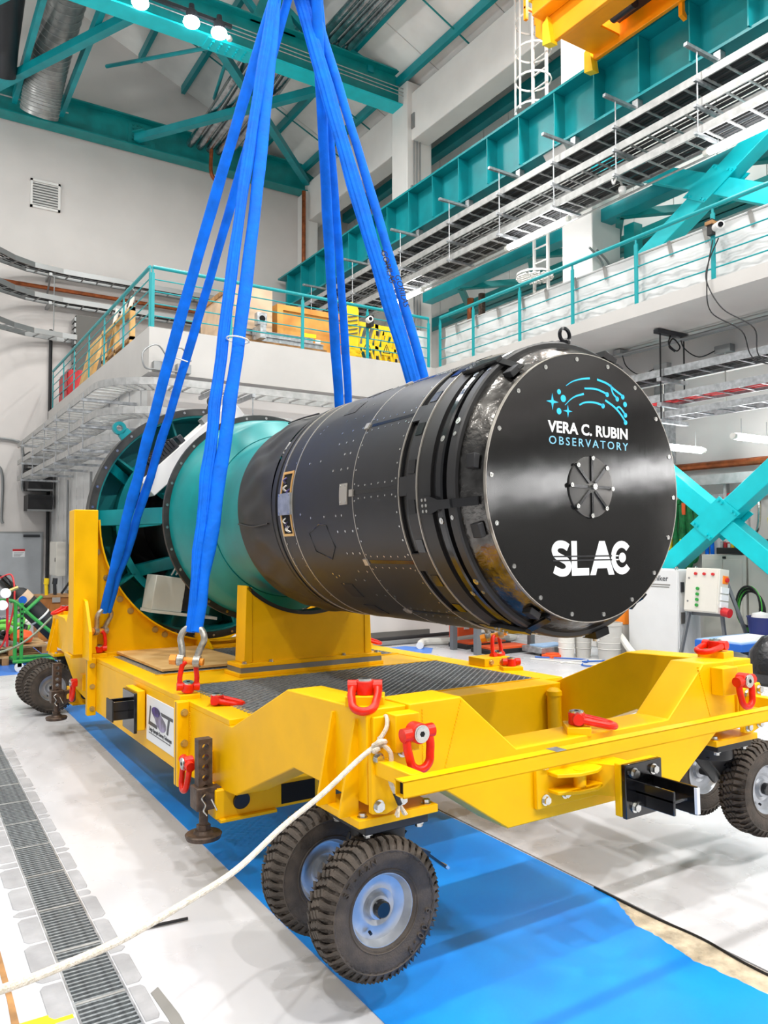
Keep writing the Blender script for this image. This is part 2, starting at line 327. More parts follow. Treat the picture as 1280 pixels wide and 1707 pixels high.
# rafters and web members of the truss above the near beam
tr2 = thing('roof_truss', (6, 17.2, 12.6), 'teal sloping truss members rising above the near roof beam', 'truss')
S().bar((12.3, 17.2, 12.7), (0, 17.2, 16.6), .3, .35).build('rafter', 'tealdk', tr2)
for x in (10.4, 8.9, 7.4, 5.6): S().bar((x, 17.2, 12.6), (x, 17.2, roofz(x)-.5), .16, .16, (0, 1, 0)).build('strut', 'teal', tr2)
for x0, x1 in ((10.4, 8.9), (8.9, 7.4), (7.4, 5.6)): S().bar((x0, 17.2, 12.65), (x1, 17.2, roofz(x1)-.55), .14, .14, (0, 1, 0)).build('diagonal', 'teal', tr2)
S().prism([(7.0, 12.6), (8.2, 12.6), (8.0, 13.3), (7.3, 13.3)], 17.1, 17.3, 'Y').build('gusset', 'tealdk', tr2)
br = [((5.8, 22.9), (9.5, 17.45), 'diagonal roof brace ending at the silver pipes, lower of the crossing pair'), ((6.2, 17.45), (11.4, 22.9), 'diagonal roof brace running down to the back right corner'),
      ((4.3, 17.45), (1.6, 22.9), 'diagonal roof brace in front of the grey duct'), ((2.2, 17.45), (-1, 22.9), 'diagonal roof brace at the left edge beside the duct')]
for i, (a, b, l) in enumerate(br):
    t = thing('roof_brace', (a[0], a[1], 11.9), 'teal '+l, 'brace'); S().bar((*a, 11.92-i*.02+(.1 if i == 1 else 0)), (*b, 11.92-i*.02+(.1 if i == 1 else 0)), .2, .2).build('tube', 'teal', t)
    S().bar((*a, 12.03+(.1 if i == 1 else 0)), (a[0]+(b[0]-a[0])*.06, a[1]+(b[1]-a[1])*.06, 12.03+(.1 if i == 1 else 0)), .4, .02).build('gusset', 'tealdk', t)
for x, y0, l in ((7.0, 17.4, 'thin teal stay hanging below the roof by the lamps'), ):
    S().tube([(6.6, 17.4, 11.9), (7.6, 21.3, 12.9)], .05, 8).build('roof_stay', 'teal', label=l, cat='stay')
S().tube([(4.6, 21.4, 12.9), (6.3, 17.5, 11.9)], .05, 8).build('roof_stay', 'teal', label='thin teal stay left of the lamps in front of the gable wall', cat='stay')
# concrete columns and eaves beam
for i, (y0, y1, l) in enumerate(((16.75, 17.5, 'white concrete column at the far end of the crane runway'), (10.35, 11.15, 'white concrete column behind the fluorescent tube and the railing'), (4.0, 4.8, 'white concrete column nearest, out at the right'))):
    S().box(11.3, 12.1, y0, y1, FZ if i else 3.6, 12.3).build('column', 'white', bevel=.02, label=l, cat='column')
for a, b in ((22.85, 23.5),): S().box(11.35, 11.8, a, b, FZ, 11.7).build('column', 'white', bevel=.02, label='white corner column against the back wall below the teal beam', cat='column')
S().box(11.45, 12.0, -4, 23.4, 10.7, 12.0).build('eaves_beam', 'white', bevel=.02, label='long white concrete beam joining the column heads under the roof', cat='beam')
t = thing('column_conduits', (11.6, 16.7, 3.7), 'grey conduits with a junction box on the far white column', 'conduit')
for x in (11.5, 11.6, 11.7): S().tube([(x, 16.72, 3.7), (x, 16.72, 11.2)], .02, 6).build('conduit', 'cond', t)
S().box(11.42, 11.78, 16.6, 16.74, 11.0, 11.4).build('junction_box', 'cond', t); S().box(11.4, 11.8, 16.68, 16.74, 9.4, 9.46).build('clamp', 'cond', t)
t = thing('column_conduits', (11.7, 10.3, 3.7), 'grey bent conduits and coiled cable on the near white column', 'conduit')
for x in (11.55, 11.75): S().tube(catmull([(x, 10.3, 3.7), (x, 10.3, 5.0), (x-.05, 10.28, 5.4), (x-.5, 10.2, 5.6)]), .022, 6).build('conduit', 'cond', t)
S().lathe([(.12*math.cos(a), .16+.05*math.sin(a)) for a in (2*PI*i/8 for i in range(8))], (11.95, 10.25, 5.3), (0, 1, 0), 20, closed=True).build('cable_coil', 'cable', t)
S().tube([(11.22, 22.75, 3.7), (11.22, 22.75, 11.6)], .07, 8).build('rain_pipe', 'pipe', label='brown vertical pipe beside the corner column of the back wall', cat='pipe')
S().tube(catmull([(7.95, 22.5, 11.99), (7.95, 22.5, 11.3), (8.1, 22.5, 11.05)]), .06, 8).build('drop_pipe', 'pipe', label='short brown pipe bent downward under the silver pipes', cat='pipe')
# wall louvre
t = thing('wall_louvre', (3.42, BY-.05, 9.44), 'white slatted louvre high on the back wall', 'vent')
S().box(3.03, 3.82, BY-.06, BY, 9.44, 9.50).box(3.03, 3.82, BY-.06, BY, 10.19, 10.25).box(3.03, 3.09, BY-.06, BY, 9.44, 10.25).box(3.76, 3.82, BY-.06, BY, 9.44, 10.25).build('frame', 'white', t)
for i in range(9): S().prism([(BY-.055, 9.52+i*.077), (BY-.005, 9.57+i*.077), (BY-.005, 9.58+i*.077), (BY-.055, 9.535+i*.077)], 3.09, 3.76, 'X').build('slat', 'white', t)
S().box(3.08, 3.77, BY-.004, BY-.001, 9.5, 10.2).build('backing', 'cond', t)
# ducts and pipes under the roof
def spiral(name, path, r, m, label, pitch=.14, ribs=True):
    t = thing(name, path[0], label, 'duct'); P = catmull(path, 10); S().tube(P, r, 28).build('duct_body', m, t)
    if ribs:
        rb = S(); d = 0
        for a, b in zip(P[:-1], P[1:]):
            L = (b-a).length; n = max(1, int(L/pitch))
            for k in range(n):
                p = a+(b-a)*(k/n); u, w, nn = perp(b-a); q = [p+u*(r+.004)*math.cos(2*PI*i/24)+w*(r+.004)*math.sin(2*PI*i/24) for i in range(24)]; rb.tube(q, .012, 5, closed=True)
        o = rb.build('seam_rings', 'galvw', t); o['kind'] = 'stuff'
    return t
spiral('spiral_duct', [(3.3, 12, 13.4), (3.2, 17, 13.25), (3.15, 20, 12.8), (3.1, 21.6, 12.2), (3.05, 22.2, 11.5)], .48, 'duct', 'large ribbed silver spiral duct under the roof at top left')
spiral('smooth_duct', [(2.0, 12, 13.4), (1.9, 17.4, 13.2), (1.95, 20.5, 12.5), (1.95, 21.3, 11.8)], .42, 'motor', 'dark smooth duct left of the ribbed silver duct', ribs=False)
for x in (2.62, 3.82): S().bar((x, 10, 12.3), (x-.1, 22.9, 12.1), .12, .3).build('duct_support_beam', 'teal', label=('teal beam right of the ribbed duct' if x > 3 else 'teal beam between the dark and the ribbed ducts'), cat='beam')
for i in range(5):
    x = 7.35+i*.3; S().tube(catmull([(x, 17.6, 12.45), (x, 20, 12.2), (x, 22.7, 12.1)], 6), .12, 12).build('silver_pipe', 'foil', label=['leftmost', 'second from the left', 'middle', 'second from the right', 'rightmost'][i]+' shiny silver pipe of the five ending above the back wall', cat='pipe', group='silver pipes above the back wall')
for i in range(4):
    x = 8.85+i*.26; S().tube([(x, 12.5, 12.6), (x, 17.0, 12.75)], .1, 12).build('silver_pipe', 'foil', label=['leftmost', 'second from the left', 'third from the left', 'rightmost'][i]+' shiny silver pipe of the four behind the sling tops', cat='pipe', group='silver pipes behind the sling tops')
# lamps on the near beam
for i, (x, z) in enumerate(((3.56, 11.75), (4.28, 11.72), (5.42, 11.7), (6.07, 11.68))):
    lab = ['leftmost of the four round roof lamps, half out of the frame', 'round roof lamp second from the left on the teal beam', 'round roof lamp third from the left, over the splice plate', 'rightmost round roof lamp next to a small sensor'][i]
    t = thing('roof_lamp', (x, 16.75, z), lab, 'lamp')
    S().lathe([(0, .05), (.02, .13), (.25, .13), (.3, .07), (.42, .06), (.42, 0)], (x, 16.72, z), (0, 0, 1), 24).build('housing', 'motor', t)
    S().lathe([(0, 0), (0, .04), (-.05, .16), (.0, .185), (.06, .17)], (x, 16.72, z), (0, 0, 1), 24).build('lens', 'lampg', t)
    lamp('roof_lamp_light', (x, 16.72, z+H-.12), 60, .3)
S().lathe([(0, 0), (.0, .05), (.04, .07), (.1, .05), (.14, 0)], (6.32, 16.72, 11.6), (0, 0, 1), 16).build('roof_sensor', 'white', label='small round white sensor beside the rightmost roof lamp', cat='sensor')
S().bar((3.3, 16.8, 12.0), (6.4, 16.8, 12.0), .08, .08).build('lamp_rail', 'motor', label='dark rail carrying the roof lamps along the teal beam', cat='rail')
# ================================================================ crane runway, cable ladders, mezzanine
t = thing('crane_runway_girder', (10.9, 8, 7.65), 'deep teal crane runway girder with stiffeners along the right columns', 'girder')
S().box(10.84, 10.88, -6, 23.3, 7.65, 8.65).build('web', 'teal', t)
S().box(10.6, 11.12, -6, 23.3, 7.61, 7.66).build('bottom_flange', 'teal', t); S().box(10.55, 11.12, -6, 23.3, 8.65, 8.70).build('top_flange', 'teal', t)
st = withmat(S().box(-.14, .14, -.012, .012, -.49, .49).mesh('stiffener'), 'teal')
for i in range(18): place(st, 'stiffener', t, (10.7, 5.6+i*1.0, 8.15))
S().box(10.81, 10.91, -6, 23.3, 8.7, 8.82).build('crane_rail', 'galv', t)
for y0 in (16.75, 10.35):
    S().prism([(10.65, 7.61), (11.32, 7.61), (11.32, 6.9), (11.1, 7.0)], y0+.1, y0+.65, 'Y').build('support_bracket', 'white', t)
# crane end carriage
t = thing('crane_end_carriage', (10, 8, 8.6), 'orange yellow overhead crane carriage riding on the teal girder at top right', 'crane')
def deckpoly(): return
S().prism([(6.0, 8.62), (9.55, 8.62), (9.9, 8.95), (9.9, 9.5), (6.0, 9.5)], 9.42, 9.50, 'X').build('side_plate', 'orange', t, bevel=.01)
S().prism([(6.0, 8.62), (9.45, 8.62), (9.45, 9.25), (6.0, 9.5)], 10.40, 10.48, 'X').build('side_plate', 'orange', t, bevel=.01)
S().box(9.5, 10.4, 8.86, 9.45, 8.72, 8.76).build('underside_plate', 'orange', t); S().box(9.5, 9.92, 7.2, 8.86, 8.72, 8.76).build('underside_plate', 'orange', t)
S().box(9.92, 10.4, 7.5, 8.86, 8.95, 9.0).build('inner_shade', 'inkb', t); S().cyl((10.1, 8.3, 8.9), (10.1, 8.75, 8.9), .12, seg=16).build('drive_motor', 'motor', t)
S().box(9.5, 10.4, 5.6, 7.2, 8.72, 8.76).build('underside_plate', 'orange', t)
S().box(9.42, 10.48, 6.0, 7.2, 9.3, 9.6).build('top_plate', 'orange', t)
S().box(9.6, 10.3, 7.0, 8.0, 8.95, 9.4).build('motor_housing', 'inkb', t)
S().box(9.15, 9.42, 6.8, 9.7, 9.1, 9.4).build('side_box', 'orange', t, bevel=.02)
S().box(9.12, 9.44, 9.2, 9.75, 9.38, 9.55).build('side_box', 'yplastic', t)
for x, z in ((9.40, 8.55), (10.42, 8.4)): S().prism([(9.42, z), (9.62, z+.05), (9.62, z+.42), (9.5, z+.5)], x-.08, x+.08, 'X').build('buffer', 'yplastic', t)
for y0 in (7.65, 6.0): S().prism([(10.46, 8.85), (10.53, 8.85), (10.53, 8.5), (10.58, 8.44), (10.58, 8.38), (10.46, 8.42)], y0, y0+.07, 'Y').build('rail_hook', 'orange', t)
S().box(10.49, 11.08, 5.6, 9.2, 8.88, 9.34).build('wheel_box', 'orange', t, bevel=.02)
for y0 in (8.6, 6.9): S().cyl((10.6, y0, 8.99), (11.1, y0, 8.99), .16, seg=20).build('wheel', 'motor', t)
for x in (9.2, 9.45): S().box(x, x+.06, 9.9, 9.96, 9.2, 11).build('ladder_rail', 'orange', t)
for i in range(5): S().box(9.2, 9.5, 9.91, 9.95, 9.4+.3*i, 9.44+.3*i).build('ladder_rung', 'orange', t)
# ladder with cage
t = thing('caged_ladder', (11.15, 11.6, 3.7), 'white caged ladder beside the near white column', 'ladder')
for y in (11.45, 11.85): S().box(11.2, 11.25, y, y+.05, 3.66, 11.5).build('ladder_rail', 'white', t)
rg = withmat(S().box(-.015, .015, -.18, .18, -.015, .015).mesh('rung'), 'white')
for i in range(24): place(rg, 'rung', t, (11.22, 11.68, 3.95+.31*i))
for i in range(5):
    z = 5.5 if i == 0 else 8.35+i*.62
    S().lathe([(-.02, .36), (.02, .36), (.02, .38), (-.02, .38)], (11.05, 11.68, z), (0, 0, 1), 16, closed=True).build('cage_hoop', 'white', t)
for a in (2.4, 3.14, 3.9): S().box(11.05+.37*math.cos(a)-.01, 11.05+.37*math.cos(a)+.01, 11.68+.37*math.sin(a)-.02, 11.68+.37*math.sin(a)+.02, 8.9, 11.4).build('cage_bar', 'white', t)
g = S()
for i in range(9):
    q = -.36+i*.09; h = math.sqrt(max(.001, .38**2-q*q)); g.box(11.05+q-.008, 11.05+q+.008, 11.68-h, 11.68+h, 5.42, 5.45); g.box(11.05-h, 11.05+h, 11.68+q-.008, 11.68+q+.008, 5.42, 5.45)
g.build('cage_grille', 'white', t)
# cable ladders: two side rails and rungs, built along a path
def ladder(label, path, w=.5, hgt=.1, pitch=.3, m='galvw', cables=0, grp=None, rungw=.035, cols=('cable', 'inkb', 'cable', 'motor')):
    P = [Vector(p) for p in path]; t = thing('cable_ladder', (P[0]+P[-1])/2, label, 'cable tray', grp)
    off = []
    for i, p in enumerate(P):
        a = P[max(0, i-1)]; b = P[min(len(P)-1, i+1)]; d = (b-a); d.z = 0; d.normalize(); off.append(Vector((d.y, -d.x, 0)))
    for s in (-1, 1):
        b = S()
        for i in range(len(P)-1): b.bar(P[i]+off[i]*s*w/2, P[i+1]+off[i+1]*s*w/2, .025, hgt)
        b.build('side_rail', m, t)
    n = 0; acc = 0
    for i in range(len(P)-1):
        L = (P[i+1]-P[i]).length; k = max(1, round(L/pitch))
        for j in range(k):
            q = P[i]+(P[i+1]-P[i])*((j+.5)/k); o = (off[i]+off[i+1]).normalized(); q = q-Vector((0, 0, hgt*.3))
            S().bar(q-o*w/2, q+o*w/2, rungw, .022).build('rung', m, t); n += 1
    for c in range(cables):
        x = -w/2+w*(c+1)/(cables+1); S().tube([p+o*x-Vector((0, 0, hgt*.3-.03)) for p, o in zip(P, off)], .014+.008*(c % 3), 6).build('tray_cable', cols[c % len(cols)], t)
    return t
for z, l, nc in ((7.06, 'uppermost of the three cable ladders under the teal girder', 9), (6.66, 'middle of the three cable ladders under the teal girder', 4), (6.24, 'lowest of the three cable ladders under the teal girder, above the tube lights', 6)):
    ladder('galvanised '+l, [(10.47, 3, z), (10.47, 23, z)], .54, .13, .36, cables=nc)
for i, y in enumerate((5.6, 7.16, 8.73, 10.18, 11.7, 13.36, 15.3, 17.6, 20)):
    t = thing('tray_hanger', (10.3, y, 6.1), 'threaded rods hanging the runway cable ladders, '+['nearest to the camera', 'second from the near end', 'third from the near end', 'fourth from the near end', 'fifth from the near end', 'sixth, in front of the far column', 'seventh from the near end', 'eighth from the near end', 'farthest near the back wall'][i], 'hanger', 'hangers of the runway cable ladders')
    S().box(9.85, 10.75, y-.03, y+.03, 7.42, 7.47).build('strut_arm', 'galv', t); S().box(10.62, 10.75, y-.06, y+.06, 7.44, 7.60).build('beam_clamp', 'galv', t)
    S().tube([(10.12, y, 6.1), (10.12, y, 7.45)], .011, 6).build('rod', 'galv', t)
    for z in (6.945, 6.545, 6.125): S().box(10.05, 10.8, y-.025, y+.025, z, z+.045).build('cross_strut', 'galv', t)
S().tube([(10.62, 3, 6.02), (10.62, 21, 6.02)], .018, 6).build('lamp_conduit', 'galvw', label='thin pale conduit running along the tube lights under the cable ladders', cat='conduit')
# tube lights
def tubelight(a, b, label, wire=.3):
    a, b = Vector(a), Vector(b); d = (b-a).normalized(); t = thing('tube_light', (a+b)/2, label, 'lamp', 'fluorescent tube lights')
    S().cyl(a, b, .055, seg=14).build('tube', 'tube', t); S().cyl(a-d*.09, a, .05, seg=12).build('end_cap', 'hose', t); S().cyl(b, b+d*.09, .05, seg=12).build('end_cap', 'hose', t)
    for q in (a+d*.15, b-d*.15): S().tube([q+Vector((0, 0, .05)), q+Vector((0, 0, wire))], .006, 5).build('hanger_wire', 'cond', t)
    return t
tubelight((10.45, 5.7, 5.99), (10.45, 7.2, 5.99), 'glowing tube light under the cable ladders at the right edge', .19)
tubelight((10.45, 10.2, 5.99), (10.45, 11.8, 5.99), 'glowing tube light under the cable ladders left of the near column', .19)
tubelight((10.45, 14.9, 5.97), (10.45, 16.5, 5.97), 'glowing tube light partly behind the blue sling', .21)
# dome camera
t = thing('dome_camera', (10.4, 8.84, 5.93), 'white dome camera hanging from the lowest cable ladder', 'camera')
S().lathe([(0, 0), (0, .06), (-.03, .07), (-.09, .06), (-.12, .03), (-.125, 0)], (10.4, 8.84, 6.06), (0, 0, 1), 20).build('dome', 'white', t); S().tube(catmull([(10.4, 8.84, 6.06), (10.3, 8.8, 6.14), (10.15, 8.75, 6.12), (10.08, 8.75, 6.0), (10.1, 8.8, 6.1)]), .02, 6).build('cable_gland', 'galvw', t)
# X braces in the column bay
def xbrace(cz, dz, w, label, m='cyan', gus=.55):
    cy = 7.68; X = 11.3; t = thing('cross_brace', (X, cy, cz-dz), label, 'brace')
    k = dz/3.1
    for s in (-1, 1): S().bar((X, cy-2.5, cz-s*dz*.806), (X, cy+2.5, cz+s*dz*.806), w, w, (1, 0, 0)).build('brace_arm', m, t, bevel=.012)
    d1 = Vector((0, 1, k)).normalized(); d2 = Vector((0, 1, -k)).normalized()
    for xo in (-w/2-.03, w/2+.005):
        pl = [(cy+d1.y*gus*.42*a+d2.y*gus*.62*b, cz+d1.z*gus*.42*a+d2.z*gus*.62*b) for a, b in ((-1, -1), (1, -1), (1, 1), (-1, 1))]
        S().prism(pl, X+xo, X+xo+.025, 'X').build('gusset_plate', m, t)
    bo = S()
    for a, b in ((-.8, -.85), (-.5, -.85), (.5, -.85), (.8, -.85), (-.8, .85), (-.5, .85), (.5, .85), (.8, .85)):
        bo.hexbolt((X-w/2-.03, cy+d1.y*gus*.42*a+d2.y*gus*.62*b, cz+d1.z*gus*.42*a+d2.z*gus*.62*b), (-1, 0, 0), .022, .03)
    bo.build('bolts', m, t)
    return t
xbrace(.37, 2.45, .3, 'bright teal steel cross brace under the mezzanine in front of the lockers')
xbrace(5.85, 1.75, .3, 'teal steel cross brace behind the right railing above the mezzanine', 'cyan')
# horizontal truss behind the right railing
t = thing('wall_truss', (11.9, 10, 5.9), 'teal horizontal wall truss behind the right railing below the cable ladders', 'truss')
S().box(11.55, 11.85, 4, 16.4, 6.25, 6.5).build('chord', 'teal', t); S().box(12.85, 13.1, 4, 17, 6.2, 6.45).build('chord', 'tealdk', t)
for y in (5, 7.5, 10, 12.5, 15): S().bar((11.7, y, 6.3), (12.95, y+1.2, 6.3), .14, .14).build('web_member', 'tealdk', t)
for y in (6.2, 8.7, 11.2, 13.7): S().bar((12.95, y, 6.3), (11.7, y+1.3, 6.3), .14, .14).build('web_member', 'tealdk', t)
S().box(13.0, 13.2, 4, 17, 5.3, 5.45).build('chord', 'tealdk', t)
S().bar((12.3, 10.2, 3.7), (12.3, 10.2, 6.3), .25, .25, (0, 1, 0)).build('post', 'tealdk', t)
for i, y in enumerate((14.9, 15.35)): S().tube([(12.3, y, 3.6), (12.3, y, 6.2)], .09, 10).build('rain_pipe', 'pipe' if i else 'rust', label=['brown vertical pipe left of the far railing tarp, nearer', 'copper vertical pipe left of the far railing tarp, farther'][i], cat='pipe')
# mezzanine slabs
M['fascia'] = mat('gallery_edge_paint', (196, 193, 189), .65, var=.04, vs=1.5)
mz = S(); mz.prism([(3.58, 13.14), (9.57, 13.14), (9.57, 23.4), (3.58, 23.4)], 2.88, 3.66, 'Z'); struct(mz, 'trim_4', 'fascia')
struct(S().box(9.57, 13.3, -16, 23.4, 3.46, 3.66), 'trim_5', 'fascia')
struct(S().box(11.33, 11.75, -16, 13.4, 2.85, 3.46), 'trim_6', 'wall')
# railings
def railing(label, posts, zs=(3.9, 4.1, 4.3, 4.5), z0=3.55, ztop=4.7, hr=.032):
    P = [Vector((x, y, 0)) for x, y in posts]; t = thing('railing', (P[0].x, P[0].y, z0), label, 'railing')
    d = (P[-1]-P[0]).normalized()
    for p in P:
        S().bar(p+Vector((0, 0, z0)), p+Vector((0, 0, ztop-.1)), .06, .025, Vector((d.y, -d.x, 0))).bar(p+Vector((0, 0, ztop-.16)), p+Vector((0, 0, ztop)), .03, .02, Vector((d.y, -d.x, 0))).build('post', 'tealrail', t)
    for z in zs: S().tube([P[0]+Vector((0, 0, z)), P[-1]+Vector((0, 0, z))], .011, 6).build('rail', 'tealrail', t)
    S().tube([P[0]+Vector((0, 0, ztop)), P[-1]+Vector((0, 0, ztop))], hr, 10).build('handrail', 'tealrail', t)
    return t
railing('teal mezzanine railing running back along the left edge', [(3.6, y) for y in (13.2, 15.0, 16.6, 18.1, 19.8, 21.2, 22.8)], z0=3.5)
railing('teal mezzanine railing facing the camera, in front of the crates and yellow barriers', [(x, 13.17) for x in (3.64, 5.04, 6.48, 7.92, 9.42)], (3.86, 4.07, 4.28, 4.49), z0=3.6)
railing('teal railing of the right gallery in front of the white tarp', [(9.6, y) for y in (13.0, 11.9, 10.55, 9.24, 7.91, 6.58, 5.25, 3.9)], (3.82, 4.02, 4.24), z0=3.58)
# tarp behind the right rail
def tarp():
    s = S(); n, mm = 90, 10; vs = []
    for i in range(n+1):
        y = 13.0-9.4*i/n
        for j in range(mm+1):
            zz = 3.66+.83*j/mm; sag = .05*math.sin(i*.7)*math.sin(PI*(j/mm)); x = 9.74+.02*math.sin(i*1.7+j*.9)*(1-(j/mm)**3)+.02*math.sin(i*.45)
            vs.append((x, y+sag*.3, zz-.04*abs(math.sin(i*PI/15))*(j/mm)))
    fs = [(i*(mm+1)+j, (i+1)*(mm+1)+j, (i+1)*(mm+1)+j+1, i*(mm+1)+j+1) for i in range(n) for j in range(mm)]
    vs2 = [(x+.006, y, z) for x, y, z in vs]; k = len(vs); s.add(vs+vs2, fs+[tuple(q+k for q in f[::-1]) for f in fs]); return s
t = thing('gallery_tarp', (9.74, 9, 3.66), 'white plastic tarp hung behind the right gallery railing', 'tarp')
tarp().build('sheet', 'tarp', t)
for y in (12.6, 11.95, 11.3, 10.6, 10.0, 9.3, 8.65, 8.0, 7.4, 6.8, 6.1, 5.5): S().bar((9.71, y, 4.5), (9.70, y-.06, 4.26), .004, .06, (0, 1, 0)).build('strap', 'greytape', t)
S().tube([(9.76, 13.0, 4.49), (9.76, 3.6, 4.49)], .022, 8).build('top_batten', 'tarp', t)
for i, (y, z, r) in enumerate(((7.95, 4.38, .16), (7.38, 4.44, .16), (11.55, 4.4, .11), (10.5, 4.48, .11))):
    S().lathe([(0, 0), (0, r), (.05, r), (.05, 0)], (9.95, y, z), (.9, .2, 0), 24).cyl((9.98, y, 3.66), (9.98, y, z), .03, seg=10).build('yellow_cap', 'yplastic', label='round yellow cap peeking over the tarp '+['left of the gallery camera', 'right of the gallery camera', 'near the far end, left one', 'near the far end, right one'][i], cat='cap')
t = thing('gallery_camera', (9.5, 6.58, 4.2), 'small camera clamped to the near post of the right gallery railing', 'camera')
S().box(9.52, 9.60, 6.54, 6.62, 4.28, 4.5).build('mount', 'inkb', t); S().cyl((9.55, 6.5, 4.36), (9.42, 6.34, 4.32), .055, seg=16).build('lens_barrel', 'white', t); S().cyl((9.42, 6.34, 4.32), (9.41, 6.33, 4.318), .035, seg=16).build('lens', 'glass', t); S().box(9.5, 9.62, 6.52, 6.64, 4.42, 4.47).build('clip', 'timber', t)
for i, q in enumerate((0, .09)):
    S().tube(catmull([(9.55, 6.55-q, 4.2), (9.52, 6.6, 3.9), (9.5, 6.62, 3.62), (9.56, 6.6-q*2, 3.2), (9.8, 6.3-q*2, 2.9), (9.95, 6.2-q, 2.5), (10.15, 5.6-q, 2.28)]), .009, 6).build('hanging_cable', 'cable', label='thin black cable dangling below the gallery camera, '+('left strand' if not i else 'right strand'), cat='cable')
# left: cable ladders wrapping round the mezzanine corner
def wrap(z, r, xl, yf, xr=9.0, yb=23.2):
    P = [(xl, yb, z), (xl, yf+r, z)]
    for k in range(1, 8): a = PI + PI/2*k/8; P.append((xl+r+r*math.cos(a), yf+r+r*math.sin(a), z))
    return P + [(xl+r, yf, z), (xr, yf, z)]
ladder('galvanised uppermost of three cable ladders curving round the left mezzanine corner', wrap(2.62, .9, 3.05, 12.75), .5, .12, .33)
ladder('galvanised middle one of three cable ladders curving round the left mezzanine corner', wrap(2.15, .8, 3.05, 12.85, 6.0), .5, .12, .33)
ladder('galvanised lowest of three cable ladders curving round the left mezzanine corner', wrap(1.72, .8, 3.05, 12.95, 6.0), .5, .12, .33)
for i, y in enumerate((14.3, 15.6, 17, 18.5, 20.2, 22)):
    t = thing('tray_hanger', (3.0, y, 1.6), 'rod hanger under the left mezzanine edge, '+['nearest to the corner', 'second from the corner', 'third from the corner', 'fourth from the corner', 'fifth from the corner', 'farthest from the corner'][i], 'hanger', 'hangers of the left cable ladders')
    for z in (2.53, 2.06, 1.63): S().box(2.72, 3.68, y-.03, y+.03, z-.05, z).build('cross_strut', 'galv', t)
    S().tube([(2.76, y, 1.5), (2.76, y, 2.62)], .01, 6).build('rod', 'galv', t)
for i, x in enumerate((4.5, 5.2, 7.4)):
    t = thing('tray_hanger', (x, 12.8, 2.3), 'strut bracket carrying the front cable ladder, '+['left of the blue slings', 'behind the blue slings', 'right of the blue slings'][i], 'hanger')
    S().box(x-.03, x+.03, 12.45, 13.2, 2.5, 2.56).build('cross_strut', 'galv', t); S().tube([(x, 12.5, 1.9), (x, 12.5, 2.6)], .01, 6).build('rod', 'galv', t)
for i, x in enumerate((3.75, 4.15)):
    t = thing('wall_box', (x, 13.1, 2.15), 'grey wall box with looped cable behind the curved cable ladder, '+['left one', 'right one'][i], 'box')
    S().box(x-.12, x+.12, 13.0, 13.14, 2.9, 3.05).build('housing', 'cond', t); S().tube(catmull([(x-.1, 12.98, 2.9), (x-.3, 12.9, 2.9), (x-.33, 12.9, 3.15), (x-.1, 12.9, 3.3), (x+.1, 12.95, 3.1)]), .015, 6).build('loop_cable', 'cond', t)
# conduits and panel on the ribbed wall and the back wall
for i, y in enumerate((17.9, 20.6)): S().tube([(3.64, y, -1.9), (3.64, y, 1.55)], .03, 6).build('wall_conduit', 'cond', label='grey vertical conduit on the ribbed wall, '+['nearer one', 'farther one by the beige panel box'][i], cat='conduit')
t = thing('panel_box', (3.58, 21.0, -.86), 'beige electrical panel box on the ribbed wall', 'panel')
S().box(3.42, 3.66, 20.7, 21.7, -.86, .0).build('housing', 'beige', t, bevel=.01); S().box(3.41, 3.425, 20.74, 21.66, -.83, -.03).build('door', 'beige', t); S().box(3.40, 3.415, 20.8, 20.85, -.5, -.4).build('latch', 'inkb', t)
for i, (x, z) in enumerate(((2.95, 1.9), (2.45, 1.2))):
    S().tube(catmull([(1.2, BY-.08, z+.9), (x-.25, BY-.08, z+.9), (x, BY-.08, z+.6), (x, BY-.08, z-.3-.2*i), (x+.03, BY-.1, z-.5-.2*i)]), .04, 6).build('bent_conduit', 'cond', label='grey bent conduit on the back wall, '+['upper one', 'lower one'][i], cat='conduit')
t = thing('wall_penetration', (3.3, 22.9, .7), 'dark cable entry frame stacked at the far end of the left cable ladders', 'frame')
for z in (2.0, 1.4, .85): S().box(3.0, 3.6, 22.6, 23.45, z, z+.42).build('sleeve', 'inkb', t); S().box(2.98, 3.62, 22.55, 22.62, z-.03, z+.02).build('lip', 'cond', t)
S().tube([(3.62, 23.4, -2), (3.62, 23.4, 6.0)], .05, 6).build('corner_pipe', 'inkb', label='thin dark vertical pipe where the left mezzanine meets the back wall', cat='pipe')
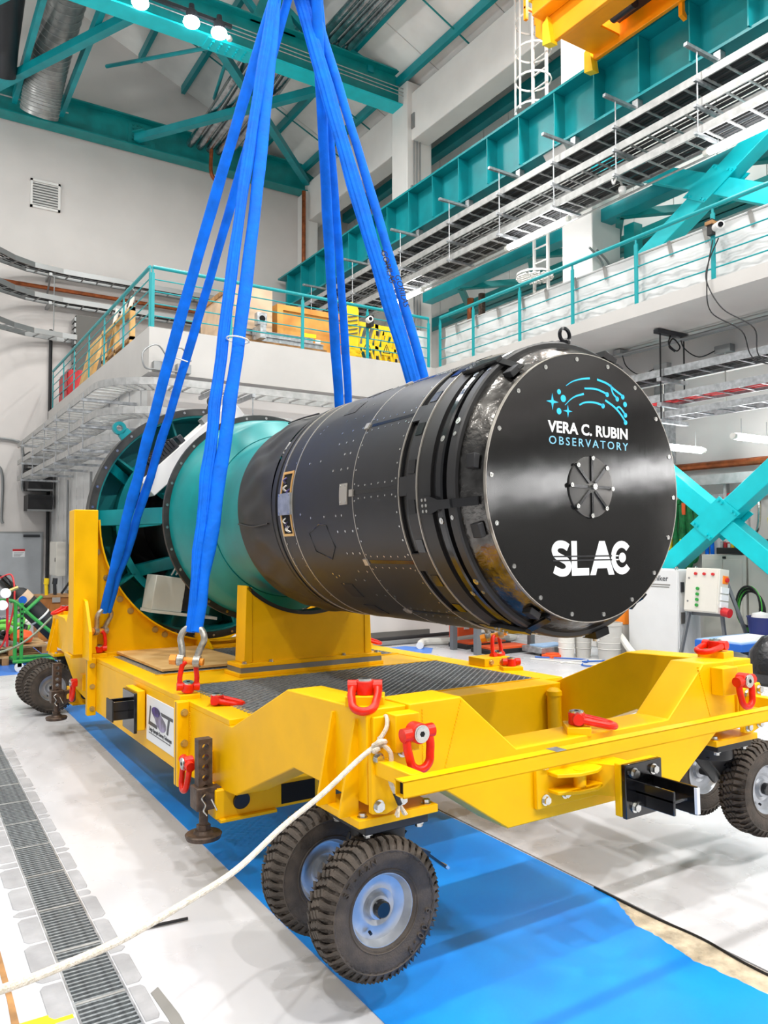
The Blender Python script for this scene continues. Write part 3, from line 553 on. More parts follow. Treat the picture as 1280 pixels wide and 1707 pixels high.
# back wall trays
def cur(z, xr): return [(1.4, 21.6, z), (1.9, 22.1, z), (2.4, 22.6, z), (3.0, 22.95, z), (3.8, 23.1, z), (4.2, 23.12, z), (xr, 23.12, z)]
ladder('grey uppermost cable ladder on the back wall, curving out at the left', cur(7.55, 10.4), .5, .14, .4, m='cond', cables=3)
ladder('grey second cable ladder on the back wall under the copper pipe', cur(6.75, 10.4), .5, .14, .4, m='cond', cables=3)
ladder('grey short lowest cable ladder on the back wall at left', cur(5.75, 4.15), .5, .14, .35, m='cond')
S().tube([(-1, 23.3, 7.15), (8.5, 23.3, 7.15)], .06, 8).build('copper_pipe', 'pipe', label='long copper pipe along the back wall between two cable ladders', cat='pipe')
for i, x in enumerate((3.5, 5.7, 7.9, 9.9)):
    t = thing('wall_bracket', (x, 23.2, 6.0), 'dark bracket with rods under the back wall cable ladders, '+['leftmost', 'second from the left', 'third from the left', 'rightmost'][i], 'bracket')
    S().box(x-.04, x+.04, 22.8, 23.48, 7.36, 7.44).box(x-.04, x+.04, 22.8, 23.48, 6.56, 6.64).build('arm', 'cond', t); S().bar((x, 22.85, 7.36), (x, 23.45, 6.95), .04, .06).build('strut', 'cond', t); S().tube([(x+.1, 22.85, 5.7), (x+.1, 22.85, 7.4)], .015, 6).build('rod', 'cond', t)
t = thing('roller_shutter_box', (4.35, 23.2, 3.7), 'tall grey slatted cabinet on the mezzanine against the back wall', 'cabinet')
S().box(4.2, 5.2, 22.9, 23.4, 3.66, 6.4).build('body', 'cabd', t)
for i in range(16): S().box(4.16, 4.2, 22.92, 23.38, 3.75+i*.165, 3.86+i*.165).build('slat', 'cond', t)
# door
t = thing('door_1', (2.95, BY, FZ), '', ''); t['kind'] = 'structure'; del_ = [t.pop(k, None) for k in ('label', 'category')]
S().box(1.9, 3.52, BY-.05, BY-.005, FZ, .28).build('frame', 'cond', t); S().box(1.95, 3.47, BY-.07, BY-.05, FZ, .23).build('leaf', 'door', t); S().box(3.0, 3.42, BY-.12, BY-.07, .13, .2).build('closer', 'motor', t)
S().box(2.74, 3.05, BY-.075, BY-.07, -.42, -.2).build('warning_notice', 'sign', t); S().box(2.74, 3.05, BY-.078, BY-.075, -.26, -.2).build('notice_header', 'tool', t)
for i in range(4): S().box(2.77, 3.02-.03*i, BY-.078, BY-.075, -.31-.03*i, -.3-.03*i).build('notice_line', 'ink', t)
S().cyl((2.45, BY-.12, -.95), (2.45, BY-.07, -.95), .04, seg=12).box(2.42, 2.6, BY-.13, BY-.11, -.97, -.93).build('handle', 'inkb', t)
# ================================================================ the yellow transport cart, hanging in its slings (frame FC)
cart = thing('transport_cart', (2.99, 6.5, -1.75), 'yellow steel drop deck transport cart lifted in blue slings with the black cylinder on it', 'cart', F=FC)
XL, XR, CX = 1.67, 4.36, 3.015
def mir(x): return 2*CX-x
def rails(x0, x1):
    # front gooseneck, middle, rear gooseneck; profiles in (y, z)
    S().prism([(5.09, -.965), (4.32, -.965), (3.57, -.65), (2.80, -.63), (2.80, -1.02), (3.50, -1.02), (4.26, -1.34), (5.09, -1.42)], x0, x1, 'X').build('side_rail', 'yellow', cart, bevel=.006)
    S().prism([(7.89, -.965), (5.15, -.965), (5.15, -1.44), (7.89, -1.44)], x0, x1, 'X').build('side_rail', 'yellow', cart, bevel=.006)
    S().prism([(7.95, -.965), (8.75, -.965), (9.55, -.64), (10.35, -.63), (10.35, -1.02), (9.65, -1.02), (8.82, -1.36), (7.95, -1.42)], x0, x1, 'X').build('side_rail', 'yellow', cart, bevel=.006)
rails(XL, XL+.2); rails(XR-.2, XR)
HB = withmat(S().hexbolt((0, 0, 0), (0, 0, 1), .019, .018).mesh('bolt'), 'zinc'); HS = withmat(S().hexbolt((0, 0, 0), (0, 0, 1), .017, .02).mesh('bolt'), 'steel')
def bolt(p, n, me=None, par=None, sc=1): return place(me or HB, 'bolt', par or cart, p, rotto(n) @ Matrix.Scale(sc, 4))
for xs, x0, x1 in ((-1, XL-.08, XL), (1, XR, XR+.08)):
    for y in (5.12, 7.92):
        for q in (-.022, .022):
            S().box(x0, x1+.0, y+q-.019, y+q+.019, -1.475, -.93).build('flange_plate', 'yellow', cart, bevel=.004)
        for z in (-1.0, -1.2, -1.41):
            bolt(((x0+x1)/2-.005*xs, y-.042, z), (0, -1, 0)); bolt(((x0+x1)/2-.005*xs, y+.042, z), (0, 1, 0))
    for y in (5.12, 7.92): S().box(min(x0, x1)-.0005, max(x0, x1)+.001, y-.003, y+.003, -1.474, -.931).build('joint_line', 'ink', cart)
# welds along the flanges and at the corners
weld = S()
for i in range(34): weld.cyl((XL-.004, 5.07, -1.40+i*.012), (XL+.006, 5.07, -1.40+i*.012), .006, seg=6)
for i in range(24): weld.cyl((1.885+.0, 2.776, -1.0+i*.015), (1.885, 2.786, -1.0+i*.015), .006, seg=6)
for i in range(24): weld.cyl((1.94, 2.776, -1.0+i*.015), (1.94, 2.786, -1.0+i*.015), .005, seg=6)
for i in range(26):
    t_ = i/25; weld.cyl((2.15-.12*t_, 2.776, -.64-.36*t_), (2.15-.12*t_, 2.786, -.64-.36*t_), .005, seg=6); weld.cyl((3.83+.12*t_, 2.776, -.64-.36*t_), (3.83+.12*t_, 2.786, -.64-.36*t_), .005, seg=6)
o = weld.build('weld_bead', 'yellow', cart); o['kind'] = 'stuff'
# front and rear cross beams, dropped in the middle
cb = [(XL+.2, -.625), (2.15, -.622), (2.47, -.895), (mir(2.47), -.895), (mir(2.15), -.622), (XR-.2, -.625), (XR-.2, -1.02), (mir(2.06), -1.02), (mir(2.41), -1.25), (2.41, -1.25), (2.06, -1.02), (XL+.2, -1.02)]
S().prism(cb, 2.78, 3.0, 'Y').build('cross_beam', 'yellow', cart, bevel=.006)
S().prism(cb, 10.14, 10.36, 'Y').build('cross_beam', 'yellow', cart, bevel=.006)
# end plates closing the rails at the corners
for x0 in (XL, XR-.2): S().box(x0+.02, x0+.18, 2.775, 2.80, -1.0, -.66).build('end_plate', 'yellow', cart, bevel=.004)
# deck
S().box(XL+.2, XR-.2, 4.18, 4.40, -1.28, -.93).build('deck_beam', 'yellow', cart, bevel=.006)
S().box(XL+.2, XR-.2, 5.74, 6.36, -1.3, -.935).build('deck_beam', 'yellow', cart, bevel=.006)
S().box(XL+.2, XR-.2, 7.9, 8.4, -1.3, -.935).build('deck_beam', 'yellow', cart, bevel=.006)
for x0 in (XL, XR-.2):
    S().box(x0+(0 if x0 > 3 else .0), x0+.2, 4.36, 8.6, -.966, -.93).build('deck_edge', 'yellow', cart, bevel=.004)
for x in (2.5, 3.0, 3.5): S().box(x-.04, x+.04, 4.4, 7.9, -1.25, -1.0).build('deck_stringer', 'yellow', cart)
S().box(3.05, 3.75, 4.2, 4.8, -1.40, -1.28).build('pocket_tube', 'yellow', cart); S().box(3.1, 3.7, 4.195, 4.21, -1.38, -1.30).build('pocket_mouth', 'dark', cart)
def grating(y0, y1, x0=1.83, x1=4.15):
    s = S(); pit = .0285; n = int((y1-y0)/pit); m = int((x1-x0)/.032)
    for i in range(n):
        yc = y0+pit*(i+.5); P = [(x0+.032*j, yc+(.011 if (i+j) % 2 else -.011)) for j in range(m+1)]
        vs = []
        for x, y in P: vs += [(x, y-.004, -.955), (x, y-.0048, -.926), (x, y+.0048, -.926), (x, y+.004, -.955)]
        fs = []
        for j in range(m):
            a = j*4; fs += [(a, a+1, a+5, a+4), (a+1, a+2, a+6, a+5), (a+2, a+3, a+7, a+6)]
        s.add(vs, fs)
    me = s.build('expanded_grating', 'grate', cart, smooth=False); me['kind'] = 'stuff'
    for q in (y0-.012, y1): S().box(x0-.02, x1+.02, q, q+.012, -.97, -.925).build('grating_frame', 'yellow', cart)
grating(4.42, 5.72); grating(6.38, 7.88)
# small round topped post at the deck front
S().tube([(4.03, 4.12, -1.3), (4.03, 4.12, -1.0)], .05, 16).lathe([(0, .058), (.03, .054), (.05, .03), (.055, 0)], (4.03, 4.12, -1.0), (0, 0, 1), 16).build('stop_post', 'yellow', cart)
# outrigger tubes that carry the jacks
for x0, x1, sg in ((1.62, 2.30, -1), (3.68, 4.36, 1)):
    for y in (4.45, 8.9):
        S().box(x0, x1, y, y+.2, -1.52, -1.35).build('outrigger_tube', 'yellow', cart, bevel=.008)
        S().box(x0+.02 if sg < 0 else x0+.1, x1-.3 if sg < 0 else x1-.02, y-.03, y+.23, -1.535, -1.515).build('outrigger_shoe', 'yellow', cart, bevel=.004)
        S().cyl(((x0+.16) if sg < 0 else x1-.16, y-.012, -1.435), ((x0+.16) if sg < 0 else x1-.16, y+.01, -1.43), .052, seg=24).build('rubber_plug', 'blackm', cart, bevel=.004)
        S().box(x1-.26 if sg < 0 else x0+.03, x1-.03 if sg < 0 else x0+.26, y-.004, y+.01, -1.50, -1.38).build('tube_mouth', 'dark', cart)
# levelling jacks
def jack(x, y):
    j = S().box(x-.062, x+.062, y-.062, y+.062, -1.46, -1.33).build('levelling_jack', 'rust', cart, bevel=.006)
    p = S()
    for i in range(5): p.hole_cell((x, y, -1.10-.06*i), (1, 0, 0), (0, 0, 1), (0, 1, 0), .085, .06, .02, .07, 16)
    p.box(x-.0425, x+.0425, y-.035, y+.035, -1.072, -1.055).build('perforated_post', 'rust', j)
    S().cyl((x, y, -1.46), (x, y, -1.57), .026, seg=16).cyl((x, y, -1.555), (x, y, -1.585), .042, seg=6).build('screw', 'rust', j)
    S().lathe([(0, 0), (0, .1), (.025, .108), (.032, .1), (.032, .06), (.05, .05), (.05, 0)], (x, y, -1.635), (0, 0, 1), 32).build('foot', 'rust', j)
    S().hole_cell((x+.12, y+.0, -1.405), (1, 0, 0), (0, 0, 1), (0, 1, 0), .12, .12, .036, .09, 20).build('lug', 'rust', j)
    S().cyl((x, y-.062, -1.375), (x, y-.095, -1.375), .02, seg=14).build('pin', 'rust', j)
    S().tube(catmull([(x-.02, y-.085, -1.36), (x-.04, y-.09, -1.38), (x-.02, y-.09, -1.42), (x-.03, y-.09, -1.45), (x-.01, y-.09, -1.48)]), .005, 6).tube([(x+.01, y-.09, -1.38), (x+.05, y-.09, -1.46)], .005, 6).build('clip', 'steel', j)
jack(1.575, 4.53); jack(1.46, 8.74)
# castors: two treaded tyres either side of a black fork
def tyre_mesh():
    s = S(); prof = [(-.062, .148), (-.078, .16), (-.088, .20), (-.088, .245), (-.078, .27), (-.06, .281), (0, .284), (.06, .281), (.078, .27), (.088, .245), (.088, .20), (.078, .16), (.062, .148)]
    s.lathe(prof, (0, 0, 0), (0, 1, 0), 56)
    for r_, w_ in ((.252, .0895), (.172, .083)):
        for sg in (-1, 1): s.lathe([(sg*w_, r_-.004), (sg*(w_+.003), r_), (sg*w_, r_+.004)], (0, 0, 0), (0, 1, 0), 56)
    N = 44
    for i in range(N):
        a = 2*PI*i/N; m = Matrix.Rotation(-a, 4, 'Y')
        for sg in (-1, 1):
            b = S().prism([(-.013, .04), (.013, .04), (.013, .075), (.011, .09), (-.011, .09), (-.013, .075)], .0, .012, 'X')
            b.v = [(t, y*sg, r) for r, t, y in [(v[0], v[1], v[2]) for v in b.v]]
            b.v = [(x, y, (.284 if abs(y) < .05 else .277 if abs(y) < .08 else .243)+z+(.005 if abs(y) < .08 else 0)) for x, y, z in b.v]; b.xf(m); s.add(b.v, b.f)
        for sg, ph in ((-1, 0), (1, .5), (0, .25)):
            aa = 2*PI*(i+ph)/N; m2 = Matrix.Rotation(-aa, 4, 'Y'); yc = sg*.024; q = .007 if i % 2 else -.007
            b = S().prism([(-.012, yc-.011+q), (.008, yc-.011-q), (.013, yc+q*.5), (.008, yc+.011-q), (-.012, yc+.011+q), (-.017, yc+q*.5)], .279, .297, 'Z'); b.xf(m2); s.add(b.v, b.f)
    return withmat(s.mesh('tyre', True), 'rubber')
TY = tyre_mesh()
RM = withmat(S().lathe([(-.066, .152), (-.066, .145), (-.05, .138), (-.03, .128), (-.022, .10), (-.028, .075), (-.02, .055), (-.038, .048), (-.042, .034), (-.042, 0)], (0, 0, 0), (0, 1, 0), 40).lathe([(.066, .152), (.066, .145), (.05, .138), (.03, .128), (.022, .10), (.028, .075), (.02, .055), (.038, .048), (.042, .034), (.042, 0)], (0, 0, 0), (0, 1, 0), 40).mesh('rim', True), 'rim')
HC = withmat(S().lathe([(-.025, .0), (-.025, .036), (-.065, .036), (-.07, .03), (-.07, 0)], (0, 0, 0), (0, 1, 0), 24).mesh('hub_cap', True), 'blackg')
def castor(kx, ky, dx, dy, ang, txt=False):
    z0 = -1.075
    c = S().box(kx-.16, kx+.16, ky-.16, ky+.16, z0-.075, z0-.035).cyl((kx, ky, z0-.15), (kx, ky, z0-.07), .12, seg=24).build('castor', 'blackm', cart, bevel=.005)
    S().box(kx-.2, kx+.2, ky-.18, ky+.2, z0-.035, z0).build('castor_plate', 'yellow', cart, bevel=.004)
    wx, wy, wz = kx+dx, ky+dy, -1.455
    rz = Matrix.Rotation(ang, 4, 'Z'); ax = rz @ Vector((0, 1, 0)); side = rz @ Vector((1, 0, 0)); w = Vector((wx, wy, wz))
    f = S()
    for q in (-.06, .06):
        base = Vector((kx, ky, z0-.13))+ax*q
        pl = [base-side*.11, base+side*.11, w+ax*q+side*.045, w+ax*q-side*.045+Vector((0, 0, -.04))]
        vs = [p+ax*.01 for p in pl]+[p-ax*.01 for p in pl]; f.add(vs, [(0, 1, 2, 3), (7, 6, 5, 4), (0, 4, 5, 1), (1, 5, 6, 2), (2, 6, 7, 3), (3, 7, 4, 0)])
    f.build('fork', 'blackm', c); S().cyl(w-ax*.3, w+ax*.3, .024, seg=14).build('axle', 'blackm', c)
    for q in (-.235, .235):
        p = w+ax*q
        place(TY, 'tyre', c, p, rz @ Matrix.Scale(.965, 4)); place(RM, 'rim', c, p, rz); place(HC, 'hub_cap', c, p, rz @ (Matrix.Rotation(PI, 4, 'Z') if q > 0 else Matrix()))
    S().tube(catmull([w-ax*.235-ax*.035+side*(-.05)+Vector((0, 0, -.085)), w-ax*.285+side*(-.05)+Vector((0, 0, -.09))], 3), .007, 6).build('valve', 'blackg', c)
    s = Vector((kx, ky, z0-.2)); S().bar(s+side*.1, s+side*.26+Vector((0, 0, -.08)), .05, .03).bar(s+side*.26+Vector((0, 0, -.08)), s+side*.36+Vector((0, 0, -.16)), .045, .012).build('brake_pedal', 'blackg', c)
    S().bar(s+side*.355+Vector((0, 0, -.15)), s+side*.37+Vector((0, 0, -.165)), .046, .014).build('pedal_edge', 'steel', c)
    for sx in (-.13, .13):
        for sy in (-.13, .13): bolt((kx+sx*1.25, ky+sy*1.1, z0-.002), (0, 0, 1), HS); bolt((kx+sx, ky+sy, z0-.075), (0, 0, -1), HS, c)
    if txt:
        o = w-ax*.235-ax*.0885; u0 = Vector((0, 0, 1))
        for st, ang0, r_, step, sz in (('6.00-9', R(-12), .222, R(9), .05), ('ST-42N', R(150), .222, R(9), .04), ('TUBELESS'[:0], 0, .2, 1, .05)):
            for i, ch in enumerate(st):
                a = ang0-i*step; rad = side*math.cos(a)+u0*math.sin(a); up = rad
                p = o+rad*(r_-.02); text(ch, sz, 'rubber', c, p, (up).cross(-ax)*-1 if False else (-ax).cross(-up), up, 'sidewall_letter', depth=.0035)
castor(1.83, 2.98, -.09, .12, R(0), True); castor(4.20, 2.98, .40, .18, R(-4)); castor(1.80, 10.0, -.24, .03, R(4)); castor(4.2, 10.0, .1, 0, 0)
# corner gussets above the castor plates
for y in (2.88, 3.08, 10.0, 10.2):
    S().prism([(XL, -.68), (XL-.012, -.68), (XL-.09, -1.06), (XL-.09, -1.075), (XL, -1.075)], y-.008, y+.008, 'Y').build('gusset', 'yellow', cart)
    S().prism([(XR, -.68), (XR+.012, -.68), (XR+.09, -1.06), (XR+.09, -1.075), (XR, -1.075)], y-.008, y+.008, 'Y').build('gusset', 'yellow', cart)
# swivelling red lifting rings
def ring(pos, n, bail, par=None, L=.165, W=.053, pad=True, name='lifting_ring', lying=0):
    n, b = Vector(n).normalized(), Vector(bail).normalized(); p = Vector(pos); x = b.cross(n).normalized()
    if x.length < .5: x = perp(n)[0]
    if pad:
        s = S(); q = rotto(n, x); s.box(-.085, .085, -.06, .06, -.01, .035).xf(Matrix.Translation(p) @ q); s.build('ring_pad', 'yellow', cart, bevel=.004)
    base = p+n*.035
    r_ = S().cyl(base, base+n*.06, .042, seg=24).cyl(base+n*.03-x*.074, base+n*.03+x*.074, .02, seg=16).build(name, 'red', cart, bevel=.004)
    h = base+n*.035
    pts = [h-x*W, h-x*(W+.004)+b*L*.35, h-x*W*.96+b*L*.62]
    pts += [h+b*(L*.66)-x*W*.95*math.cos(a)+b*(L*.36)*math.sin(a) for a in (PI*k/8 for k in range(1, 8))]
    pts += [h+x*W*.96+b*L*.62, h+x*(W+.004)+b*L*.35, h+x*W]
    S().tube(catmull(pts, 3), .0175, 12).build('bail', 'red', r_)
    for sg in (-1, 1): S().cyl(h+x*sg*(W-.018), h+x*sg*(W+.022), .028, seg=20).build('bail_eye', 'red', r_)
    S().cyl(base+n*.06, base+n*.068, .036, seg=24).cyl(base+n*.066, base+n*.07, .03, seg=24).build('cap_bolt', 'steel', r_); S().cyl(base+n*.069, base+n*.0712, .012, seg=6).build('hex_socket', 'dark', r_)
    return h, x
def block(x0, x1, y0, y1, z0, z1): S().box(x0, x1, y0, y1, z0, z1).build('ring_block', 'yellow', cart, bevel=.005)
ring((1.755, 2.95, -.63), (0, 0, 1), (-.5, -.75, -.42), L=.18)                       # near corner, lying forward with the rope
block(1.75, 1.87, 2.70, 2.78, -.80, -.645)
ring((1.81, 2.70, -.71), (0, -1, 0), (.05, -.08, -1), pad=False, L=.142)             # hanging on the front face, left
block(3.94, 4.08, 2.70, 2.78, -.80, -.645)
ring((4.03, 2.70, -.71), (0, -1, 0), (.05, -.08, -1), pad=False, L=.142)        # and right
ring((2.96, 2.87, -.895), (0, 0, 1), (.8, -.62, -.22), L=.19)                      # on the dropped middle
ring((4.28, 2.98, -.63), (0, 0, 1), (-.9, -.1, -.16))                         # right front corner
ring((1.78, 4.86, -.965), (0, 0, 1), (.8, -.5, -.2))                         # deck left front
ring((1.78, 8.2, -.94), (0, 0, 1), (-.45, -.85, -.1))                        # deck left rear
ring((4.30, 4.88, -.935), (0, 0, 1), (.4, .85, -.2)); ring((4.3, 7.2, -.935), (0, 0, 1), (.6, -.6, -.25))
ring((1.77, 10.1, -.63), (0, 0, 1), (-.85, -.3, -.35))                       # rear left corner
block(XL-.07, XL, 4.62, 4.74, -1.30, -1.16); ring((XL-.07, 4.70, -1.23), (-1, 0, 0), (-.1, .15, -1), pad=False)
block(XL-.07, XL, 8.16, 8.3, -1.28, -1.12); ring((XL-.07, 8.24, -1.2), (-1, 0, 0), (-.1, 0, -1), pad=False)
# upright rings that carry the shackles
SH = []
for x, y, sx in ((1.70, 5.22, -1), (1.72, 8.02, -1), (4.43, 5.22, 1), (4.45, 7.6, 1)):
    S().box(x-.07, x+.07, y-.07, y+.07, -.94, -.90).build('ring_pad', 'yellow', cart, bevel=.004)
    h, xx = ring((x, y, -.92), (.0, -.25, 1), (.06*(-sx), .06, 1), pad=False); SH.append(h+Vector((.06*-sx, .06, 1)).normalized()*.17)
S().box(4.22, 4.50, 5.12, 5.34, -.93, -.86).build('ring_block', 'yellow', cart, bevel=.004)
for q in (0, .12): bolt((4.29+q, 5.12, -.895), (0, -1, 0))
# bumper tube with stand-offs
bt = S()
w_, h_ = .06, .062; X0, X1 = 1.60, 4.46; Y0, Z0 = 2.45, -.855
for a in ((-.5, -.5, 1, .06), ):
    bt.box(X0, X1, Y0-.03, Y0-.025, Z0-.031, Z0+.031).box(X0, X1, Y0+.025, Y0+.03, Z0-.031, Z0+.031).box(X0, X1, Y0-.03, Y0+.03, Z0+.026, Z0+.031).box(X0, X1, Y0-.03, Y0+.03, Z0-.031, Z0-.026)
bt.build('bumper_tube', 'yellow', cart)
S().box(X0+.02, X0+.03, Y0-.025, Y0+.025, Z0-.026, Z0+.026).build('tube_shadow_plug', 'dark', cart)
for x in (1.75, mir(1.75)):
    S().prism([(x-.09, -.79), (x+.075, -.765), (x+.085, -.78), (x+.085, -1.02), (x-.02, -1.05), (x-.09, -1.04)], 2.745, 2.775, 'Y').build('bumper_bracket', 'yellow', cart, bevel=.004)
    S().box(x-.075, x-.015, Y0+.03, 2.75, Z0-.031, Z0+.031).build('standoff', 'yellow', cart, bevel=.004)
    for a, b in ((-.06, -.82), (.06, -.805), (-.06, -1.01), (.05, -1.0)): bolt((x+a, 2.745, b), (0, -1, 0), HS, sc=1.15)
S().box(2.37, 2.43, Y0-.031, Y0+.031, Z0+.0305, Z0+.0325).build('scuff_plate', 'galv', cart)
# front hitch
S().box(2.57, 3.0, 2.755, 2.78, -1.19, -.95).build('hitch_plate', 'yellow', cart, bevel=.004)
for a, b in ((2.62, -.985), (2.75, -.975), (2.88, -.965), (2.99-.02, -.955), (2.62, -1.15), (2.75, -1.14)): bolt((a, 2.755, b), (0, -1, 0), HS, sc=1.15)
for z in (-1.04, -1.12): S().prism([(2.64, 2.76), (2.93, 2.76), (2.93, 2.68), (2.86, 2.645), (2.74, 2.645), (2.64, 2.69)], z, z+.018, 'Z').build('clevis_tab', 'yellow', cart, bevel=.004)
S().cyl((2.79, 2.695, -1.13), (2.79, 2.695, -1.02), .03, seg=16).build('clevis_pin', 'yellow', cart)
S().box(2.965, 3.23, 2.60, 2.64, -1.255, -1.005).build('hitch_block', 'yellow', cart, bevel=.005)
S().prism([(2.9, 2.76), (3.1, 2.76), (3.1, 2.64), (2.98, 2.64)], -1.17, -1.02, 'Z').build('hitch_neck', 'yellow', cart)
hp = S().box(2.97, 3.235, 2.575, 2.60, -1.26, -1.005).build('hitch_face', 'blackg', cart, bevel=.004)
for a, b in ((3.03, -1.05), (3.17, -1.05), (3.03, -1.21)): bolt((a, 2.575, b), (0, -1, 0), HS, hp, 1.15)
S().box(3.04, 3.18, 2.36, 2.58, -1.145, -1.13).box(3.04, 3.055, 2.36, 2.58, -1.2, -1.09).box(3.165, 3.18, 2.33, 2.58, -1.21, -1.08).build('hitch_tongue', 'blackg', hp, bevel=.003)
S().box(3.162, 3.183, 2.325, 2.34, -1.205, -1.085).build('tongue_edge', 'sign', hp)
# left side tow bracket
tb = S().box(1.60, 1.66, 6.11, 6.47, -1.30, -1.0).build('tow_block', 'yellow', cart, bevel=.004)
S().box(1.575, 1.60, 6.11, 6.46, -1.32, -1.015).build('tow_face', 'blackg', tb, bevel=.004)
S().box(1.44, 1.58, 6.2, 6.22, -1.22, -1.08).box(1.44, 1.58, 6.36, 6.38, -1.22, -1.08).box(1.44, 1.58, 6.2, 6.38, -1.16, -1.145).build('tow_tongue', 'blackg', tb, bevel=.003)
S().box(1.432, 1.442, 6.19, 6.39, -1.23, -1.07).build('tongue_end', 'blackm', tb)
for a, b in ((6.15, -1.06), (6.15, -1.27), (6.42, -1.06), (6.28, -1.27)): bolt((1.575, a, b), (-1, 0, 0), None, tb)
# sign plate with its lettering
sg = S().box(1.662, 1.669, 5.36, 6.08, -1.36, -1.025).build('sign_plate', 'sign', cart, bevel=.002)
E_, U_ = Vector((0, -1, 0)), Vector((0, 0, 1))
def sgpoly(pts, m, nm, d=.002): S().prism([(5.36+.72-a*.72, -1.36+b*.335) for a, b in pts], 1.662-d, 1.662, 'X').build(nm, m, sg)
sgpoly([(.14, .80), (.18, .79), (.135, .45), (.40, .44), (.40, .36), (.085, .37)], 'ink', 'letter_l'); sgpoly([(.52, .77), (.93, .765), (.93, .70), (.83, .70), (.775, .37), (.72, .38), (.775, .70), (.56, .70)], 'ink', 'letter_t')
def ell(cx_, cy_, ra, rb, n=20): return [(cx_+ra*math.cos(2*PI*i/n), cy_+rb*math.sin(2*PI*i/n)) for i in range(n)]
sgpoly([(.22, .66), (.40, .80), (.66, .60), (.60, .40), (.40, .42), (.33, .55)], 'nebula', 'letter_s', .003); sgpoly(ell(.36, .72, .15, .10), 'violet', 'letter_s_lobe', .004); sgpoly(ell(.56, .50, .145, .14), 'nebula', 'letter_s_lobe', .0035)
text('Large Synoptic Survey Telescope', .042, 'ink', sg, (1.661, 5.72, -1.36+.335*.245), E_, U_, 'sign_caption', sx=1.0); sgpoly([(.1, .2), (.85, .2), (.85, .185), (.1, .185)], 'ink', 'caption_rule')
# saddle under the cylinder
sd = S().box(2.33, 3.68, 5.86, 6.2, -.935, -.905).build('saddle', 'yellow', cart, bevel=.004)
S().box(2.35, 3.67, 5.88, 6.18, -.905, -.865).build('rubber_pad', 'cart_g', sd); S().box(2.35, 3.67, 5.88, 6.18, -.865, -.835).build('base_plate', 'yellow', sd, bevel=.004)
def arc(r, a0, a1, n=20, cx=3.0, cz=.36): return [(cx+r*math.cos(a0+(a1-a0)*i/n), cz+r*math.sin(a0+(a1-a0)*i/n)) for i in range(n+1)]
for y in (5.95, 6.11):
    S().prism([(2.44, -.835)]+[p for p in arc(.83, R(180+47), R(360-47), 28)]+[(3.58, -.835)], y-.012, y+.012, 'Y').build('saddle_web', 'yellow', sd)
for s_ in (-1, 1): S().prism([(3+s_*.60, -.835), (3+s_*.53, -.835), (3+s_*.53, -.23), (3+s_*.58, -.21)], 5.93, 6.13, 'Y').build('saddle_column', 'yellow', sd, bevel=.004)
S().box(2.985, 3.01, 5.96, 6.1, -.835, -.5).build('saddle_rib', 'yellow', sd)
S().lathe([(5.93, .80), (6.13, .80), (6.13, .83), (5.93, .83)], (3.0, 0, .36), (0, 1, 0), 24, closed=True, a0=R(180+46), a1=R(360-46)).build('saddle_lining', 'blackm', sd)
for x in (2.39, 2.62, 3.3, 3.63): bolt((x, 5.905, -.835), (0, 0, 1), HS, sd)
# rear cradle with posts and a circular cut-out
cr = S().box(1.46, 4.52, 8.02, 8.34, -.935, -.90).build('rear_cradle', 'yellow', cart, bevel=.004)
for x0, x1 in ((1.475, 1.70), (4.28, 4.505)): S().box(x0, x1, 7.98, 8.24, -.90, .51).build('cradle_post', 'yellow', cr, bevel=.008)
CZ = .415
def arc2(r, a0, a1, n=40): return arc(r, a0, a1, n, 3.0, CZ)
S().prism([(1.70, -.90), (1.70, CZ)]+[p for p in arc2(1.27, R(180), R(360))]+[(4.28, CZ), (4.28, -.90)], 8.1, 8.13, 'Y').build('cradle_plate', 'yellow', cr)
for a in (186, 194, 206, 217, 224, 238, 243, 251, 289, 297, 302, 316): bolt((3.0+1.325*math.cos(R(a)), 8.1, CZ+1.325*math.sin(R(a))), (0, -1, 0), HB, cr, 1.3)
S().prism([(8.24, -.93), (8.24, -.4), (8.3, -.42), (8.75, -.93)], 1.5, 1.53, 'X').build('brace_fin', 'yellow', cr)
S().prism([(7.98, -.93), (7.98, -.36), (7.88, -.38), (7.68, -.66), (7.68, -.93)], 1.56, 1.59, 'X').build('brace_fin', 'yellow', cr, bevel=.003)
for x in (2.72, 3.4): S().prism([(7.6, -.9), (8.1, -.9), (8.1, -.62)], x, x+.03, 'X').build('brace_rib', 'yellow', cr)
S().lathe([(8.02, 1.27), (8.13, 1.27), (8.13, 1.285), (8.02, 1.285)], (3.0, 0, CZ), (0, 1, 0), 48, closed=True, a0=R(180), a1=R(360)).build('cradle_lip', 'yellow', cr)
